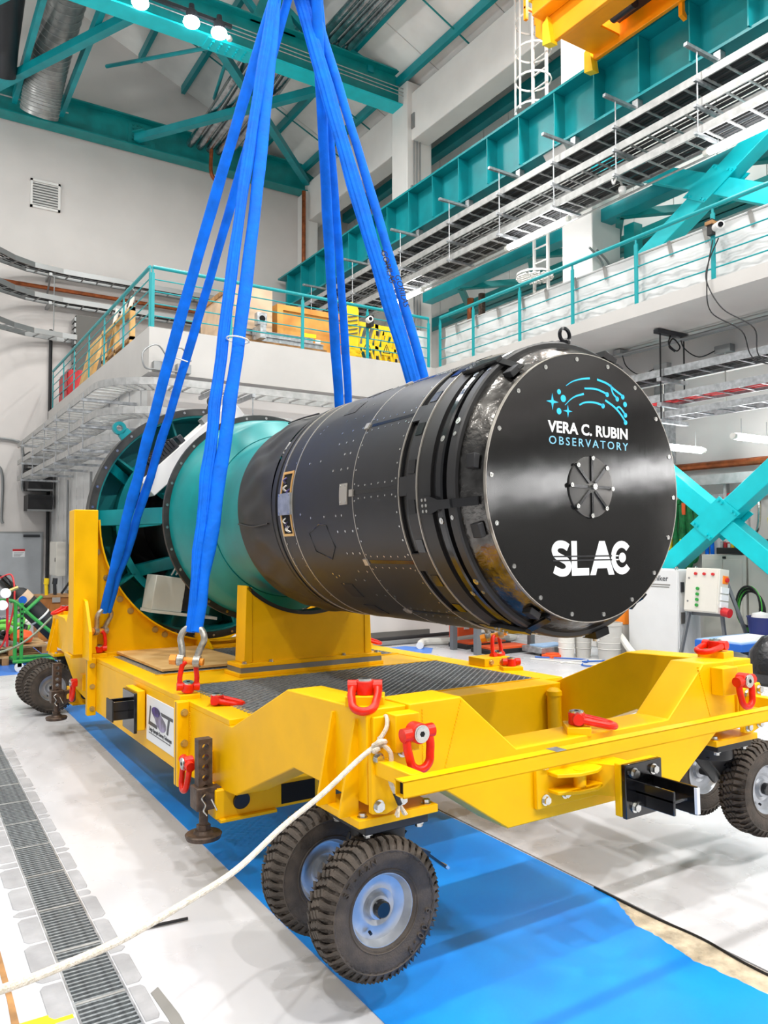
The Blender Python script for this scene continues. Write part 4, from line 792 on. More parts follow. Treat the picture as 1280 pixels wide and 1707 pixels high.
# ================================================================ the black telescope camera on the cart (frame FB, axis along Y)
def discmat():                              # brushed dark metal: a glossy lobe over a thin dark coat
    m = bpy.data.materials.new('cover_disc_metal'); m.use_nodes = True; nt = m.node_tree; nt.nodes.clear(); N = nt.nodes.new; L = nt.links.new
    out = N('ShaderNodeOutputMaterial'); g = N('ShaderNodeBsdfAnisotropic'); g.distribution = 'BECKMANN'; g.inputs['Color'].default_value = (.072, .0715, .071, 1)
    tc = N('ShaderNodeTexCoord'); mp = N('ShaderNodeMapping'); mp.inputs['Scale'].default_value = (220, 1, 2.5); n = N('ShaderNodeTexNoise'); n.inputs['Scale'].default_value = 1; n.inputs['Detail'].default_value = 5
    L(tc.outputs['Object'], mp.inputs['Vector']); L(mp.outputs['Vector'], n.inputs['Vector'])
    mr = N('ShaderNodeMapRange'); mr.inputs['To Min'].default_value = .11; mr.inputs['To Max'].default_value = .16; L(n.outputs['Fac'], mr.inputs['Value']); L(mr.outputs['Result'], g.inputs['Roughness'])
    n2 = N('ShaderNodeTexNoise'); n2.inputs['Scale'].default_value = 2.0; n2.inputs['Detail'].default_value = 3; L(tc.outputs['Object'], n2.inputs['Vector'])
    bp = N('ShaderNodeBump'); bp.inputs['Strength'].default_value = .05; bp.inputs['Distance'].default_value = .05; L(n2.outputs['Fac'], bp.inputs['Height']); L(bp.outputs['Normal'], g.inputs['Normal'])
    d = N('ShaderNodeBsdfDiffuse'); d.inputs['Color'].default_value = (.008, .008, .008, 1); ad = N('ShaderNodeAddShader'); L(g.outputs[0], ad.inputs[0]); L(d.outputs[0], ad.inputs[1]); L(ad.outputs[0], out.inputs['Surface']); return m
M['disc'] = discmat(); M['drum'] = mat('drum_mottled', (112, 110, 107), .24, metal=1, var=.4, vs=12, c2=(66, 64, 62), bump=.5, bs=11)
AX, AZ = 3.0, .347
tc_ = thing('telescope_camera', (AX, 4.5, AZ-.8), 'large black cylindrical telescope camera with a printed round cover, lying on the yellow cart', 'telescope camera', F=FB)
def lath(name, prof, m, par=tc_, seg=96, closed=True, **k): return S().lathe(prof, (AX, 0, AZ), (0, 1, 0), seg, closed=closed, **k).build(name, m, par)
def pol(a, r, y): return Vector((AX+r*math.cos(R(a)), y, AZ+r*math.sin(R(a))))
def nrm(a): return Vector((math.cos(R(a)), 0, math.sin(R(a))))
disc = lath('cover_disc', [(2.792, 0), (2.792, .683), (2.772, .683), (2.772, 0)], 'disc', closed=False)
lath('disc_edge', [(2.794, .684), (2.7715, .684), (2.7715, .688), (2.794, .688)], 'rim_al')
lath('drum', [(2.79, .66), (2.79, .69), (2.905, .752), (2.93, .752), (2.93, .66)], 'drum')
# screw heads: shared mesh, each its own part on the disc
SC = withmat(S().cyl((0, 0, 0), (0, 0, .004), .0115, seg=14).cyl((0, 0, .004), (0, 0, .0055), .0045, seg=6).mesh('screw', True), 'steel')
for i in range(18):
    p = pol(97+i*20, .655, 2.772); place(SC, 'disc_screw', disc, p, rotto((0, -1, 0)))
# central vent plate with eight ribs
vp = lath('vent_plate', [(2.772, .157), (2.764, .157), (2.762, .15), (2.762, 0)], 'vent', closed=False, seg=64)
for i in range(8):
    a = 90+i*45; S().bar(pol(a, .03, 2.760), pol(a, .16, 2.760), .014, .012, (0, 1, 0)).build('vent_rib', 'blackg', vp)
    place(SC, 'disc_screw', vp, pol(a-2, .147, 2.754), rotto((0, -1, 0)))
S().cyl((AX, 2.766, AZ), (AX, 2.735, AZ), .016, seg=16).build('vent_stud', 'steel', vp)
# printed lettering and emblem
D = 2.7712
def flat(pts, m, name, par=disc): S().prism([(AX+x, AZ+z) for x, z in pts], D-.0012, D, 'Y').build(name, m, par)
def stroke(pts, w, m, name, w1=None):
    P = [Vector((x, 0, z)) for x, z in pts]; P = catmull(P, 6); n = len(P); L, Rr = [], []
    for i, p in enumerate(P):
        d = (P[min(n-1, i+1)]-P[max(0, i-1)]).normalized(); o = Vector((-d.z, 0, d.x)); ww = w if w1 is None else w1+(w-w1)*i/(n-1)
        L.append((p.x+o.x*ww/2, p.z+o.z*ww/2)); Rr.append((p.x-o.x*ww/2, p.z-o.z*ww/2))
    flat(L+Rr[::-1], m, name)
def dot(x, z, r, m='letblue'): flat([(x+r*math.cos(a), z+r*math.sin(a)) for a in (2*PI*i/20 for i in range(20))], m, 'emblem_dot')
def star(x, z, r): flat([(x+q*math.cos(PI/2+i*PI/4), z+q*math.sin(PI/2+i*PI/4)) for i in range(8) for q in (r if i % 2 == 0 else r*.25,)], 'letblue', 'emblem_star')
for p, w0, w1 in (([(-.159, .506), (-.114, .532), (-.055, .551), (.012, .563)], .011, .003), ([(.066, .563), (.141, .549), (.196, .523), (.259, .495)], .011, .011), ([(.166, .546), (.184, .502), (.216, .479)], .01, .01),
                  ([(-.028, .506), (.058, .511), (.139, .494)], .011, .009), ([(-.168, .407), (-.129, .439), (-.09, .46), (-.034, .477)], .011, .003), ([(-.067, .417), (-.025, .434), (.042, .44), (.106, .431)], .011, .008),
                  ([(.124, .46), (.193, .43), (.241, .395), (.276, .359)], .011, .011), ([(.21, .427), (.235, .432), (.277, .397)], .01, .01)): stroke(p, w0, 'letblue', 'emblem_trail', w1)
for x, z in ((.259, .49), (.216, .475), (.139, .491), (.106, .428), (.277, .355), (.277, .394)): dot(x, z, .013)
for x, z, r in ((-.209, .47, .013), (-.18, .439, .018), (-.211, .372, .016), (.276, .452, .014)): dot(x, z, r)
star(-.255, .416, .042); star(-.149, .378, .032)
def fitted(txt, x0, x1, z0, hgt, m, bold, sp):
    o = text(txt, hgt/.69, m, disc, (AX, D, AZ+z0), (1, 0, 0), (0, 0, 1), 'lettering', bold=bold, depth=.0006, align='CENTER', spacing=sp)
    xs = [v.co.x for v in o.data.vertices]; a, b = min(xs), max(xs); k = (x1-x0)/(b-a); c = (AX+(x0+x1)/2)-ORG[disc.name][1].x
    for v in o.data.vertices: v.co.x = c+(v.co.x-(a+b)/2)*k
    bm = bmesh.new(); bm.from_mesh(o.data); bm.verts.ensure_lookup_table(); seen = set()          # one object per letter
    for v0 in bm.verts:
        if v0 in seen: continue
        st, isl = [v0], {v0}
        while st:
            for e in st.pop().link_edges:
                for w in e.verts:
                    if w not in isl: isl.add(w); st.append(w)
        seen |= isl; vs = list(isl); ix = {w: i for i, w in enumerate(vs)}
        me = bpy.data.meshes.new('letter'); me.from_pydata([w.co[:] for w in vs], [], [[ix[w] for w in f.verts] for f in {f for w in vs for f in w.link_faces}]); me.materials.append(M[m]); link('letter', me, disc)
    bm.free(); bpy.data.objects.remove(o)
fitted('VERA C. RUBIN', -.288, .291, .266, .054, 'letter', .0022, 1.02); fitted('OBSERVATORY', -.282, .293, .205, .040, 'letpale', .0002, 1.35)
# SLAC, cut by two slits
def ring_seg(cx, cz, ro, ri, a0, a1, m, name, sq=1.0):
    n = 18; flat([(cx+ro*sq*math.cos(R(a0+(a1-a0)*i/n)), cz+ro*math.sin(R(a0+(a1-a0)*i/n))) for i in range(n+1)]+[(cx+ri*sq*math.cos(R(a1-(a1-a0)*i/n)), cz+ri*math.sin(R(a1-(a1-a0)*i/n))) for i in range(n+1)], m, name)
zt, zb = -.275, -.449; zm = -.362
s_ = catmull([Vector((-.165, 0, -.308)), Vector((-.195, 0, -.294)), Vector((-.235, 0, -.294)), Vector((-.258, 0, -.318)), Vector((-.245, 0, -.345)), Vector((-.213, 0, -.36)), Vector((-.178, 0, -.376)), Vector((-.163, 0, -.402)), Vector((-.18, 0, -.428)), Vector((-.22, 0, -.431)), Vector((-.262, 0, -.415))], 4)
stroke([(p.x, p.z) for p in s_[::2]], .038, 'letter', 'letter_s')
flat([(-.142, zt), (-.104, zt), (-.104, -.412), (-.02, -.412), (-.02, zb), (-.142, zb)], 'letter', 'letter_l')
flat([(-.012, zb), (.058, zt), (.098, zt), (.166, zb), (.124, zb), (.112, -.415), (.04, -.415), (.028, zb)], 'letter', 'letter_a')
ring_seg(.225, zm, .088, .052, 42, 318, 'letter', 'letter_c', .92); dot(.23, zm, .026, 'letter'); 
for z in (-.352, -.372): S().box(AX-.27, AX+.2, D-.0016, D-.0011, AZ+z-.0038, AZ+z+.0038).build('letter_slit', 'inkb', disc)
for z in (-.352, -.372): S().box(AX+.15, AX+.2, D-.0018, D-.0016, AZ+z-.003, AZ+z+.003).build('letter_bar', 'letter', disc)
# stack of rings behind the cover
lath('front_flange', [(2.90, .66), (2.90, .768), (2.908, .777), (2.955, .777), (2.962, .768), (2.962, .66)], 'black')
lath('groove', [(2.96, .66), (2.96, .742), (3.005, .742), (3.005, .66)], 'blackm')
lath('clamp_ring', [(3.0, .66), (3.0, .768), (3.008, .776), (3.045, .776), (3.05, .768), (3.05, .66)], 'blackg')
lath('groove', [(3.05, .66), (3.05, .752), (3.10, .752), (3.10, .66)], 'blackm')
lath('shutter_band', [(3.095, .66), (3.095, .772), (3.195, .78), (3.195, .66)], 'black')
lath('band_edge', [(3.195, .775), (3.195, .787), (3.201, .787), (3.201, .775)], 'rim_al')
lath('slotted_ring', [(3.20, .66), (3.20, .786), (3.285, .786), (3.285, .66)], 'black')
lath('gap_ring', [(3.285, .66), (3.285, .766), (3.36, .766), (3.36, .66)], 'blackg')
lath('panel_ring', [(3.36, .66), (3.36, .786), (3.84, .786), (3.84, .66)], 'black')
for y in (3.362, 3.84): lath('seam_line', [(y-.003, .78), (y-.003, .7875), (y+.003, .7875), (y+.003, .78)], 'rim_al')
lath('main_shell', [(3.843, .66), (3.843, .785), (4.635, .785), (4.635, .66)], 'black')
lath('access_band', [(4.645, .66), (4.645, .783), (4.825, .783), (4.825, .66)], 'black')
for y in (4.64, 4.83): lath('seam_line', [(y-.005, .77), (y-.005, .7885), (y+.005, .7885), (y+.005, .77)], 'rim_al')
for y0, y1, r in ((4.835, 4.875, .787), (4.875, 4.905, .779), (4.905, 4.945, .787), (4.945, 5.0, .774)): lath('step_ring', [(y0, .66), (y0, r-.004), (y0+.004, r), (y1-.004, r), (y1, r-.004), (y1, .66)], 'blackm' if r < .78 else 'black')
# slots with little blocks in the slotted ring, eye bolts on the flanges
for i in range(24):
    a = 172+i*15
    S().box(-.03, .03, -.035, .035, 0, .004).xf(Matrix.Translation(pol(a, .785, 3.243)) @ rotto(nrm(a), (0, 1, 0))).build('slot_block', 'blackg', tc_)
for i in range(12):
    a = 187+i*30; p = pol(a, .777, 2.932); place(SC, 'flange_bolt', tc_, p, rotto(nrm(a)) @ Matrix.Scale(1.5, 4)); place(SC, 'flange_bolt', tc_, pol(a+5, .777, 2.932), rotto(nrm(a+5)))
    a = 193+i*30; place(SC, 'flange_bolt', tc_, pol(a, .776, 3.022), rotto(nrm(a)) @ Matrix.Scale(1.4, 4))
for a in (187, 127, 67, 247, 307, 7):
    m = rotto(nrm(a), (0, 1, 0)); t0 = Matrix.Translation(pol(a, .778, 3.0))
    b = S().prism([(.16, -.045), (.16, .045), (.07, .045), (0, .022), (-.09, .022), (-.09, -.022), (0, -.022), (.07, -.045)], 0, .022, 'Z').xf(t0 @ m).build('link_bracket', 'blackg', tc_)
    for q in (-.028, 0, .028): place(SC, 'bracket_screw', b, t0 @ m @ Vector((.13, q, .022)), m @ Matrix.Scale(.7, 4)); place(SC, 'bracket_screw', b, t0 @ m @ Vector((.10, q, .022)), m @ Matrix.Scale(.7, 4))
    S().bar(pol(a, .79, 2.935), pol(a, .715, 2.80), .04, .014, (0, 1, 0)).build('strap', 'blackg', b)
for a in (172, 198, 130, 240): S().box(-.03, .03, -.035, .035, 0, .035).xf(Matrix.Translation(pol(a, .706, 2.83)) @ rotto(nrm(a), (0, 1, 0))).build('drum_clip', 'blackm', tc_, bevel=.004)
# panel seams and screw rows
rows = S()
def rscrew(a, y, r=.786, s=.0055):
    p = pol(a, r, y); rows.cyl(p, p+nrm(a)*.003, s, seg=8)
for i in range(12):
    a = 179-i*30
    S().box(-.235, .235, -.011, .011, 0, .0022).xf(Matrix.Translation(pol(a, .785, 3.6)) @ rotto(nrm(a), (0, 1, 0))).build('panel_seam', 'blackg', tc_)
    for j in range(6): rscrew(a+2.6, 3.42+j*.07); rscrew(a-2.6, 3.42+j*.07)
    for d in (-9.5, -3.5, 3.5, 9.5, 15): rscrew(a+d, 3.385); rscrew(a+d, 3.815)
    S().box(-.02, .02, -.02, .02, 0, .012).xf(Matrix.Translation(pol(a, .785, 3.845)) @ rotto(nrm(a), (0, 1, 0))).build('seam_tab', 'rim_al', tc_)
    S().box(-.04, .04, -.05, .05, -.01, .0).xf(Matrix.Translation(pol(a, .785, 3.325)) @ rotto(nrm(a), (0, 1, 0))).build('gap_key', 'black', tc_)
for a in range(100, 260, 12):
    for d in (0, 4): rscrew(a+d, 4.665, .784, .0045); rscrew(a+d, 4.805, .784, .0045)
for a, y in ((168, 4.1), (168, 4.0), (168, 3.92), (161, 4.0), (161, 3.93), (155, 4.12), (155, 4.03), (155, 3.95), (149, 4.15), (149, 4.02), (149, 3.9), (141, 4.2), (141, 4.1), (141, 4.0), (133, 4.1), (133, 4.0), (162, 4.45), (162, 4.3),
             (188, 4.05), (188, 3.98), (188, 4.2), (188, 4.38), (186, 4.52), (195, 4.06), (195, 3.97), (195, 3.88), (205, 4.03), (205, 3.96), (205, 3.88), (214, 4.0), (214, 3.9), (219, 4.1), (219, 4.0), (228, 3.9), (228, 4.0), (228, 3.8),
             (145, 4.5), (143, 4.48), (141, 4.46), (135, 4.35), (133, 4.33), (127, 4.2), (125, 4.3), (122, 4.2), (120, 4.0), (118, 4.3), (112, 4.1), (110, 4.0), (216, 4.35), (218, 4.33), (217, 4.28), (222, 4.3)): rscrew(a, y, .785, .0075)
o = rows.build('screw_heads', 'steel', tc_); o['kind'] = 'stuff'
# hatch outline and small plates on the main shell
ht = [(191, 4.28), (195, 4.44), (204, 4.42), (208, 4.25), (202, 4.15), (192, 4.19)]
S().tube([pol(a, .7855, y) for a, y in ht], .004, 6, closed=True).build('hatch_outline', 'blackg', tc_)
def curved_plate(a0, a1, y0, y1, r, m, name, th=.006, par=tc_): return S().lathe([(y0, r-.003), (y0, r+th), (y1, r+th), (y1, r-.003)], (AX, 0, AZ), (0, 1, 0), 10, closed=True, a0=R(a0), a1=R(a1)).build(name, m, par)
np_ = curved_plate(174.5, 183.5, 3.9, 3.99, .785, 'rim_al', 'name_plate')
for a in (175.5, 182.5):
    for y in (3.915, 3.975): place(SC, 'plate_screw', np_, pol(a, .791, y), rotto(nrm(a)) @ Matrix.Scale(.7, 4))
for a0 in (126, 110, 94, 222, 238): curved_plate(a0, a0+9, 4.2, 4.34, .785, 'blackm', 'cover_plate', .003)
# open access window with wiring
aw = curved_plate(164, 196, 4.655, 4.815, .7825, 'dark', 'access_window', .004)
for a0, a1, y0, y1 in ((164, 196, 4.655, 4.667), (164, 196, 4.803, 4.815), (164, 165.2, 4.655, 4.815), (194.8, 196, 4.655, 4.815)): curved_plate(a0, a1, y0, y1, .785, 'ply', 'window_frame', .008, aw)
wp = curved_plate(175, 185.5, 4.645, 4.83, .787, 'galv', 'window_panel', .014, aw)
for a in (176, 184.5):
    for y in (4.66, 4.81): place(SC, 'plate_screw', wp, pol(a, .802, y), rotto(nrm(a)) @ Matrix.Scale(.7, 4))
random.seed(5)
for i in range(9):
    a = random.choice([167, 169, 171, 173, 187, 189, 191, 193]); y0 = 4.68+random.random()*.09
    S().tube(catmull([pol(a, .787, y0), pol(a+1.5, .80, y0+.02), pol(a+3, .79, y0-.01)], 4), .005, 5).build('wire', random.choice(['rim_al', 'violet', 'yplastic', 'rim_al', 'hose']), aw)
# vinyl shroud with draped wrinkles
def shroud():
    s = S(); n, m = 160, 22; vs = []
    for i in range(n):
        a = 2*PI*i/n
        for j in range(m+1):
            t_ = j/m; y = 5.0+.66*t_+.02*math.sin(a*3); r = .776+.012*math.sin(t_*PI)-.015*t_
            r += .016*math.sin(a*11+t_*5)*t_*(1-t_)*3 + .006*math.sin(a*23-t_*7+1)*math.sin(PI*t_) - .012*max(0, math.sin(a*5+t_*2.5))**6*math.sin(PI*t_)
            vs.append((AX+r*math.cos(a), y, AZ+r*math.sin(a)))
        vs.append((AX+.70*math.cos(a), 5.665, AZ+.70*math.sin(a)))
    k = m+2; fs = [(i*k+j, i*k+j+1, ((i+1) % n)*k+j+1, ((i+1) % n)*k+j) for i in range(n) for j in range(k-1)]
    return s.add(vs, fs)
shd = shroud().build('vinyl_shroud', 'vinyl', tc_)
for a in (189, 118): S().tube(catmull([pol(a, .787, 5.05), pol(a+1, .795, 5.3), pol(a-1, .787, 5.6)], 6), .006, 6).build('shroud_seam', 'vinyl', shd)
# turquoise flared tube and its anthracite flange
lath('flared_tube', [(5.6, .66), (5.6, .715), (6.34, .72), (6.37, .735), (6.47, .855), (6.50, .88), (6.86, .935), (6.87, .93), (6.87, .88), (6.52, .85), (6.4, .70), (6.3, .66)], 'tealdk')
fl_ = lath('tube_flange', [(6.86, .925), (6.86, .985), (6.90, .985), (6.90, .90)], 'rimgrey')
for i in range(30): a = 6+i*12; place(SC, 'flange_bolt', fl_, pol(a, .957, 6.86), rotto((0, -1, 0)) @ Matrix.Scale(1.1, 4))
S().tube([pol(a, .727, 6.34) for a in range(0, 360, 6)], .006, 6, closed=True).build('tube_weld', 'tealdk', tc_)
# big integrating ring behind
rg_ = lath('integrating_ring', [(8.5, 1.215), (8.5, 1.225), (8.98, 1.225), (8.98, 1.205), (8.5, 1.205)], 'tealdk')
rf = lath('ring_flange', [(8.47, 1.225), (8.47, 1.30), (8.63, 1.30), (8.63, 1.225)], 'rimgrey')
for i in range(36): place(SC, 'flange_bolt', rf, pol(3+i*10, 1.265, 8.47), rotto((0, -1, 0)) @ Matrix.Scale(1.2, 4))
lath('ring_back_plate', [(8.96, .5), (8.96, 1.21), (8.98, 1.21), (8.98, .5)], 'tealdk'); lath('inner_ring', [(8.66, .93), (8.66, .95), (8.96, .95), (8.96, .93)], 'tealdk'); lath('inner_lip', [(8.64, .90), (8.64, .975), (8.67, .975), (8.67, .90)], 'teal')
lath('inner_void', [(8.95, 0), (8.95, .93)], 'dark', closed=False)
for i in range(10):
    a = 180+i*36; S().bar(pol(a, .95, 8.8), pol(a, 1.21, 8.8), .32, .022, tuple(nrm(a+90))).build('radial_rib', 'tealdk', rg_)
for a in (150, 205, 268, 330, 30): S().bar(pol(a, .93, 8.85), pol(a, 1.2, 8.62), .10, .03, (0, 1, 0)).build('tie_bar', 'teal', rg_)
lath('inner_barrel', [(6.9, .55), (6.9, .60), (8.94, .60), (8.94, .55)], 'blackm', seg=48)
for a, b in ((181, 176), (215, 228), (240, 232), (140, 150), (120, 112), (60, 66), (0, 5), (300, 310)): S().bar(pol(a, .94, 8.8), pol(b, .55, 8.3), .13, .13, (0, 1, 0)).build('spoke', 'teal', tc_, bevel=.006)
for a in (170, 190, 205, 225): S().bar(pol(a, .8, 6.95), pol(a, .93, 6.93), .02, .09, tuple(nrm(a+90))).build('flange_tooth', 'teal', fl_)
for a, b, y0 in ((178, 176, 7.6), ): S().bar(pol(a, 1.15, 8.55), pol(b, .6, 7.4), .12, .16, (0, 0, 1)).build('spoke', 'teal', tc_)
# white electronics boxes on the ring
bx = Vector((.87, 0, .82)).normalized(); bz = Vector((-.82, 0, .87)).normalized(); mb = Matrix((bx, (0, 1, 0), bz)).transposed().to_4x4()
e1 = S().box(-.02, 1.36, -.18, .18, -.24, -.03).xf(Matrix.Translation((2.14, 8.30, .80)) @ mb).build('electronics_box', 'white', tc_, bevel=.008)
e2 = S().box(.18, .55, -.16, .12, -.03, .09).box(.6, .66, -.12, .1, -.03, .06).xf(Matrix.Translation((2.14, 8.30, .80)) @ mb).build('motor', 'motor', e1, bevel=.008)
fins = S()
for i in range(9): fins.box(.20+i*.038, .215+i*.038, -.17, .125, .0, .10)
o = fins.xf(Matrix.Translation((2.14, 8.30, .80)) @ mb).build('cooling_fins', 'inkb', e1); o['kind'] = 'stuff'
S().box(.06, .16, -.14, .1, -.03, .05).xf(Matrix.Translation((2.14, 8.3, .8)) @ mb).build('connector', 'blackm', e1); S().box(.95, 1.05, -.12, .0, -.03, .03).xf(Matrix.Translation((2.14, 8.3, .8)) @ mb).build('latch', 'cond', e1)
S().box(.55, .9, -.185, -.15, -.2, -.14).xf(Matrix.Translation((2.14, 8.30, .80)) @ mb).build('label_plate', 'offw', e1)
ml_ = Matrix.Rotation(R(9), 4, 'Y'); pL = Matrix.Translation((2.42, 8.2, -.42)) @ ml_
l1 = S().box(-.16, .16, -.18, .18, -.17, .19).xf(pL).build('control_box', 'offw', tc_, bevel=.008)
S().box(-.165, .55, -.2, .2, -.20, -.17).xf(pL).build('shelf', 'offw', l1); S().box(.17, .25, -.15, .15, -.15, .14).xf(pL).build('module', 'inkb', l1); S().box(.25, .46, -.17, .16, -.15, .17).xf(pL).build('module_box', 'tealdk', l1); S().box(.30, .40, -.178, -.17, -.05, .08).xf(pL).build('screen', 'dark', l1)
for q in (.09, -.06): S().box(.155, .175, -.19, .0, q, q+.04).xf(pL).build('hinge', 'inkb', l1)
for q in (0, .05, .1): S().tube(catmull([Vector((2.5+q, 8.2, -.22)), Vector((2.55+q, 8.1, -.1)), Vector((2.68+q, 8.05, -.05)), Vector((2.66+q*.5, 8.1, -.2)), Vector((2.58+q, 8.15, -.14))], 6), .008, 6).build('loose_cable', 'hose', l1)
# lifting lugs
def lug(a, m, r=1.30, y=8.53):
    n = nrm(a); u = nrm(a+90); p = pol(a, r, y); s = S(); w = .07; seg = 20; vs = []
    for yy in (-.03, .03):
        ring_ = [(p+n*.11+(n*math.sin(t)+u*math.cos(t))*q+Vector((0, yy, 0))) for q in (.07, .034) for t in (2*PI*i/seg for i in range(seg))]; vs += ring_
    fs = []
    for i in range(seg):
        j = (i+1) % seg; fs += [(i, j, seg+j, seg+i), (2*seg+i, 3*seg+i, 3*seg+j, 2*seg+j), (i, 2*seg+i, 2*seg+j, j), (seg+i, seg+j, 3*seg+j, 3*seg+i)]
    s.add(vs, fs); s.add([p+u*-.07+Vector((0, -.03, 0)), p+u*.07+Vector((0, -.03, 0)), p+n*.06+u*.06+Vector((0, -.03, 0)), p+n*.06-u*.06+Vector((0, -.03, 0)), p+u*-.07+Vector((0, .03, 0)), p+u*.07+Vector((0, .03, 0)), p+n*.06+u*.06+Vector((0, .03, 0)), p+n*.06-u*.06+Vector((0, .03, 0))], [(0, 1, 2, 3), (7, 6, 5, 4), (0, 3, 7, 4), (1, 5, 6, 2)])
    s.build('lifting_lug', m, tc_)
lug(87, 'rimgrey'); lug(134, 'teal'); lug(40, 'rimgrey')
S().tube([pol(90, .77, 2.93)+Vector((0, 0, .055+.0))+Vector((.036*math.cos(t), 0, .036*math.sin(t))) for t in (2*PI*i/20 for i in range(20))], .010, 8, closed=True).cyl(pol(90, .77, 2.93), pol(90, .79, 2.93), .03, seg=16).build('eye_bolt', 'blackg', tc_)
for a in (68, 284): S().cyl(pol(a, .77, 2.93), pol(a, .83, 2.93), .022, seg=12).build('stud', 'steel', tc_); S().box(-.05, .05, -.05, .05, 0, .04).xf(Matrix.Translation(pol(a, .765, 2.93)) @ rotto(nrm(a), (0, 1, 0))).build('stud_block', 'blackg', tc_)
# ================================================================ blue round slings and their shackles
def shackle(pin, d, x, label):
    pin = Vector(pin); d = Vector(d).normalized(); x = Vector(x); x = (x-d*x.dot(d)).normalized(); n = d.cross(x)
    t = thing('bow_shackle', pin, label, 'shackle', 'bow shackles of the slings', F=FC); rr = .082; pts = [-x*.05, -x*.052+d*.05]
    pts = [pin-x*.052-d*.02, pin-x*.055+d*.05] + [pin+d*.15+(-x*math.cos(a)+d*math.sin(a))*rr for a in (R(-28)+R(236)*k/12 for k in range(13))] + [pin+x*.055+d*.05, pin+x*.052-d*.02]
    S().tube(catmull(pts, 3), .023, 12).build('bow', 'shack', t)
    for s in (-1, 1): S().cyl(pin+x*s*.034, pin+x*s*.078, .04, seg=18).build('pin_eye', 'shack', t)
    S().cyl(pin-x*.12, pin+x*.1, .024, seg=14).build('pin', 'pinor', t); S().cyl(pin-x*.085, pin-x*.13, .036, seg=6).build('pin_nut', 'pinor', t)
    return pin+d*.215
def strand(name_pts, w, h, ribs, m='sling'):
    P = name_pts; n = len(P); s = S(); seg = 40 if ribs else 24; vs = []
    cam_ = Vector((0, 0, 0))
    for i, p in enumerate(P):
        t = (P[min(n-1, i+1)]-P[max(0, i-1)]).normalized(); u = t.cross(Vector((p.x, p.y, 0)).normalized()); u = u.normalized(); v = t.cross(u); ww = w[i] if isinstance(w, list) else w
        for k in range(seg):
            a = 2*PI*k/seg; q = 1+(.10 if k % 4 in (0, 1) else -.06)*(1 if ribs else 0); q += .04*math.sin(i*1.3+a*2)
            vs.append(p+u*math.cos(a)*ww/2*(1 if ribs is False else q)+v*math.sin(a)*h/2*q)
    fs = [(i*seg+k, i*seg+(k+1) % seg, (i+1)*seg+(k+1) % seg, (i+1)*seg+k) for i in range(n-1) for k in range(seg)]+[tuple(range(seg-1, -1, -1)), tuple(range((n-1)*seg, n*seg))]
    return s.add(vs, fs)
HOOK = Vector((2.98, 6.05, 5.55))
tops = [((-.06, .18), (-.02, .25)), ((-.05, -.18), (.12, -.1)), ((.0, .3), (.1, .3)), ((.06, -.15), (.13, -.05))]
labs = ['blue round sling running down to the rear left corner of the cart', 'blue round sling running down to the front left corner of the cart', 'blue round sling vanishing behind the black cylinder, front right, with printed lettering', 'blue round sling vanishing behind the black cylinder, rear right']
slabs = ['bow shackle at the rear left end of the cart deck, tilted', 'upright bow shackle at the front left deck corner beside the sign plate', 'bow shackle on the far right side of the deck beneath the cylinder front', 'bow shackle at the far rear right of the deck, mostly hidden by the saddle']
for i, sp_ in enumerate(SH):
    d = (HOOK-sp_).normalized(); xv = Vector((.8, -.55, 0)) if i == 0 else Vector((.9, .45, 0)) if i == 1 else Vector((.6, -.7, .2))
    top = shackle(sp_, d, xv, slabs[i]); eye = top-d*.02
    t = thing('lifting_sling', eye, labs[i], 'sling', 'blue lifting slings', F=FC)
    sep = Vector((.6, -.4, 0)) if i in (0, ) else Vector((.8, .3, 0))
    for q, (ox, oy) in enumerate(tops[i]):
        e = eye+sep*(.03 if q else -.03); tp = HOOK+Vector((ox, oy, .25+.1*q)); N = 34; pts = []; w = []
        for k in range(N+1):
            f_ = k/N; p = e+(tp-e)*f_; split = math.sin(PI*min(1, f_*1.1))*(.05 if i < 2 else .06)*(1 if q else -1); p = p+sep.normalized()*split
            wob = .004*math.sin(k*1.9+i)*(1 if f_ < .35 else .3); p = p+Vector((wob, -wob, 0)); pts.append(p); w.append((.10 if f_ > .08 else .075)+(.006*math.sin(k*2.3) if f_ < .3 else .004*math.sin(k)))
        ww = .82 if (i, q) in ((0, 0), (1, 1), (2, 1), (3, 1)) else 1.0
        if (i, q) == (2, 0): w = [x*1.25 for x in w]
        strand(pts, [x*ww for x in w], .06, (i, q) in ((0, 0), (2, 0), (1, 0)) and q == 0 and i != 1).build('sling_strand', 'sling', t)
    a = eye+(HOOK-eye)*.38
    o = (HOOK-eye).normalized()
    if i < 2:
        c_ = eye+(HOOK-eye)*(.40 if i else .36); u = o.cross(Vector((c_.x, c_.y, 0)).normalized()).normalized(); v = o.cross(u)
        S().tube([c_+u*.085*math.cos(z)+v*.055*math.sin(z)+sep.normalized()*.0 for z in (2*PI*k/20 for k in range(20))], .006, 6, closed=True).build('tie_and_rope_shadow', 'hose', t)
    if i == 2:
        o2 = (HOOK-eye); cam_dir = Vector((-.53, -.85, 0))
        for k, (ch, f_) in enumerate((('GORILAS', .47), ('GORILAS', .50))):
            p = eye+o2*f_+cam_dir*.06+sep.normalized()*(-.09 if k else .03); text(ch, .075, 'inkb', t, p, -o, Vector((.85, -.53, 0)), 'printed_lettering', depth=.002)
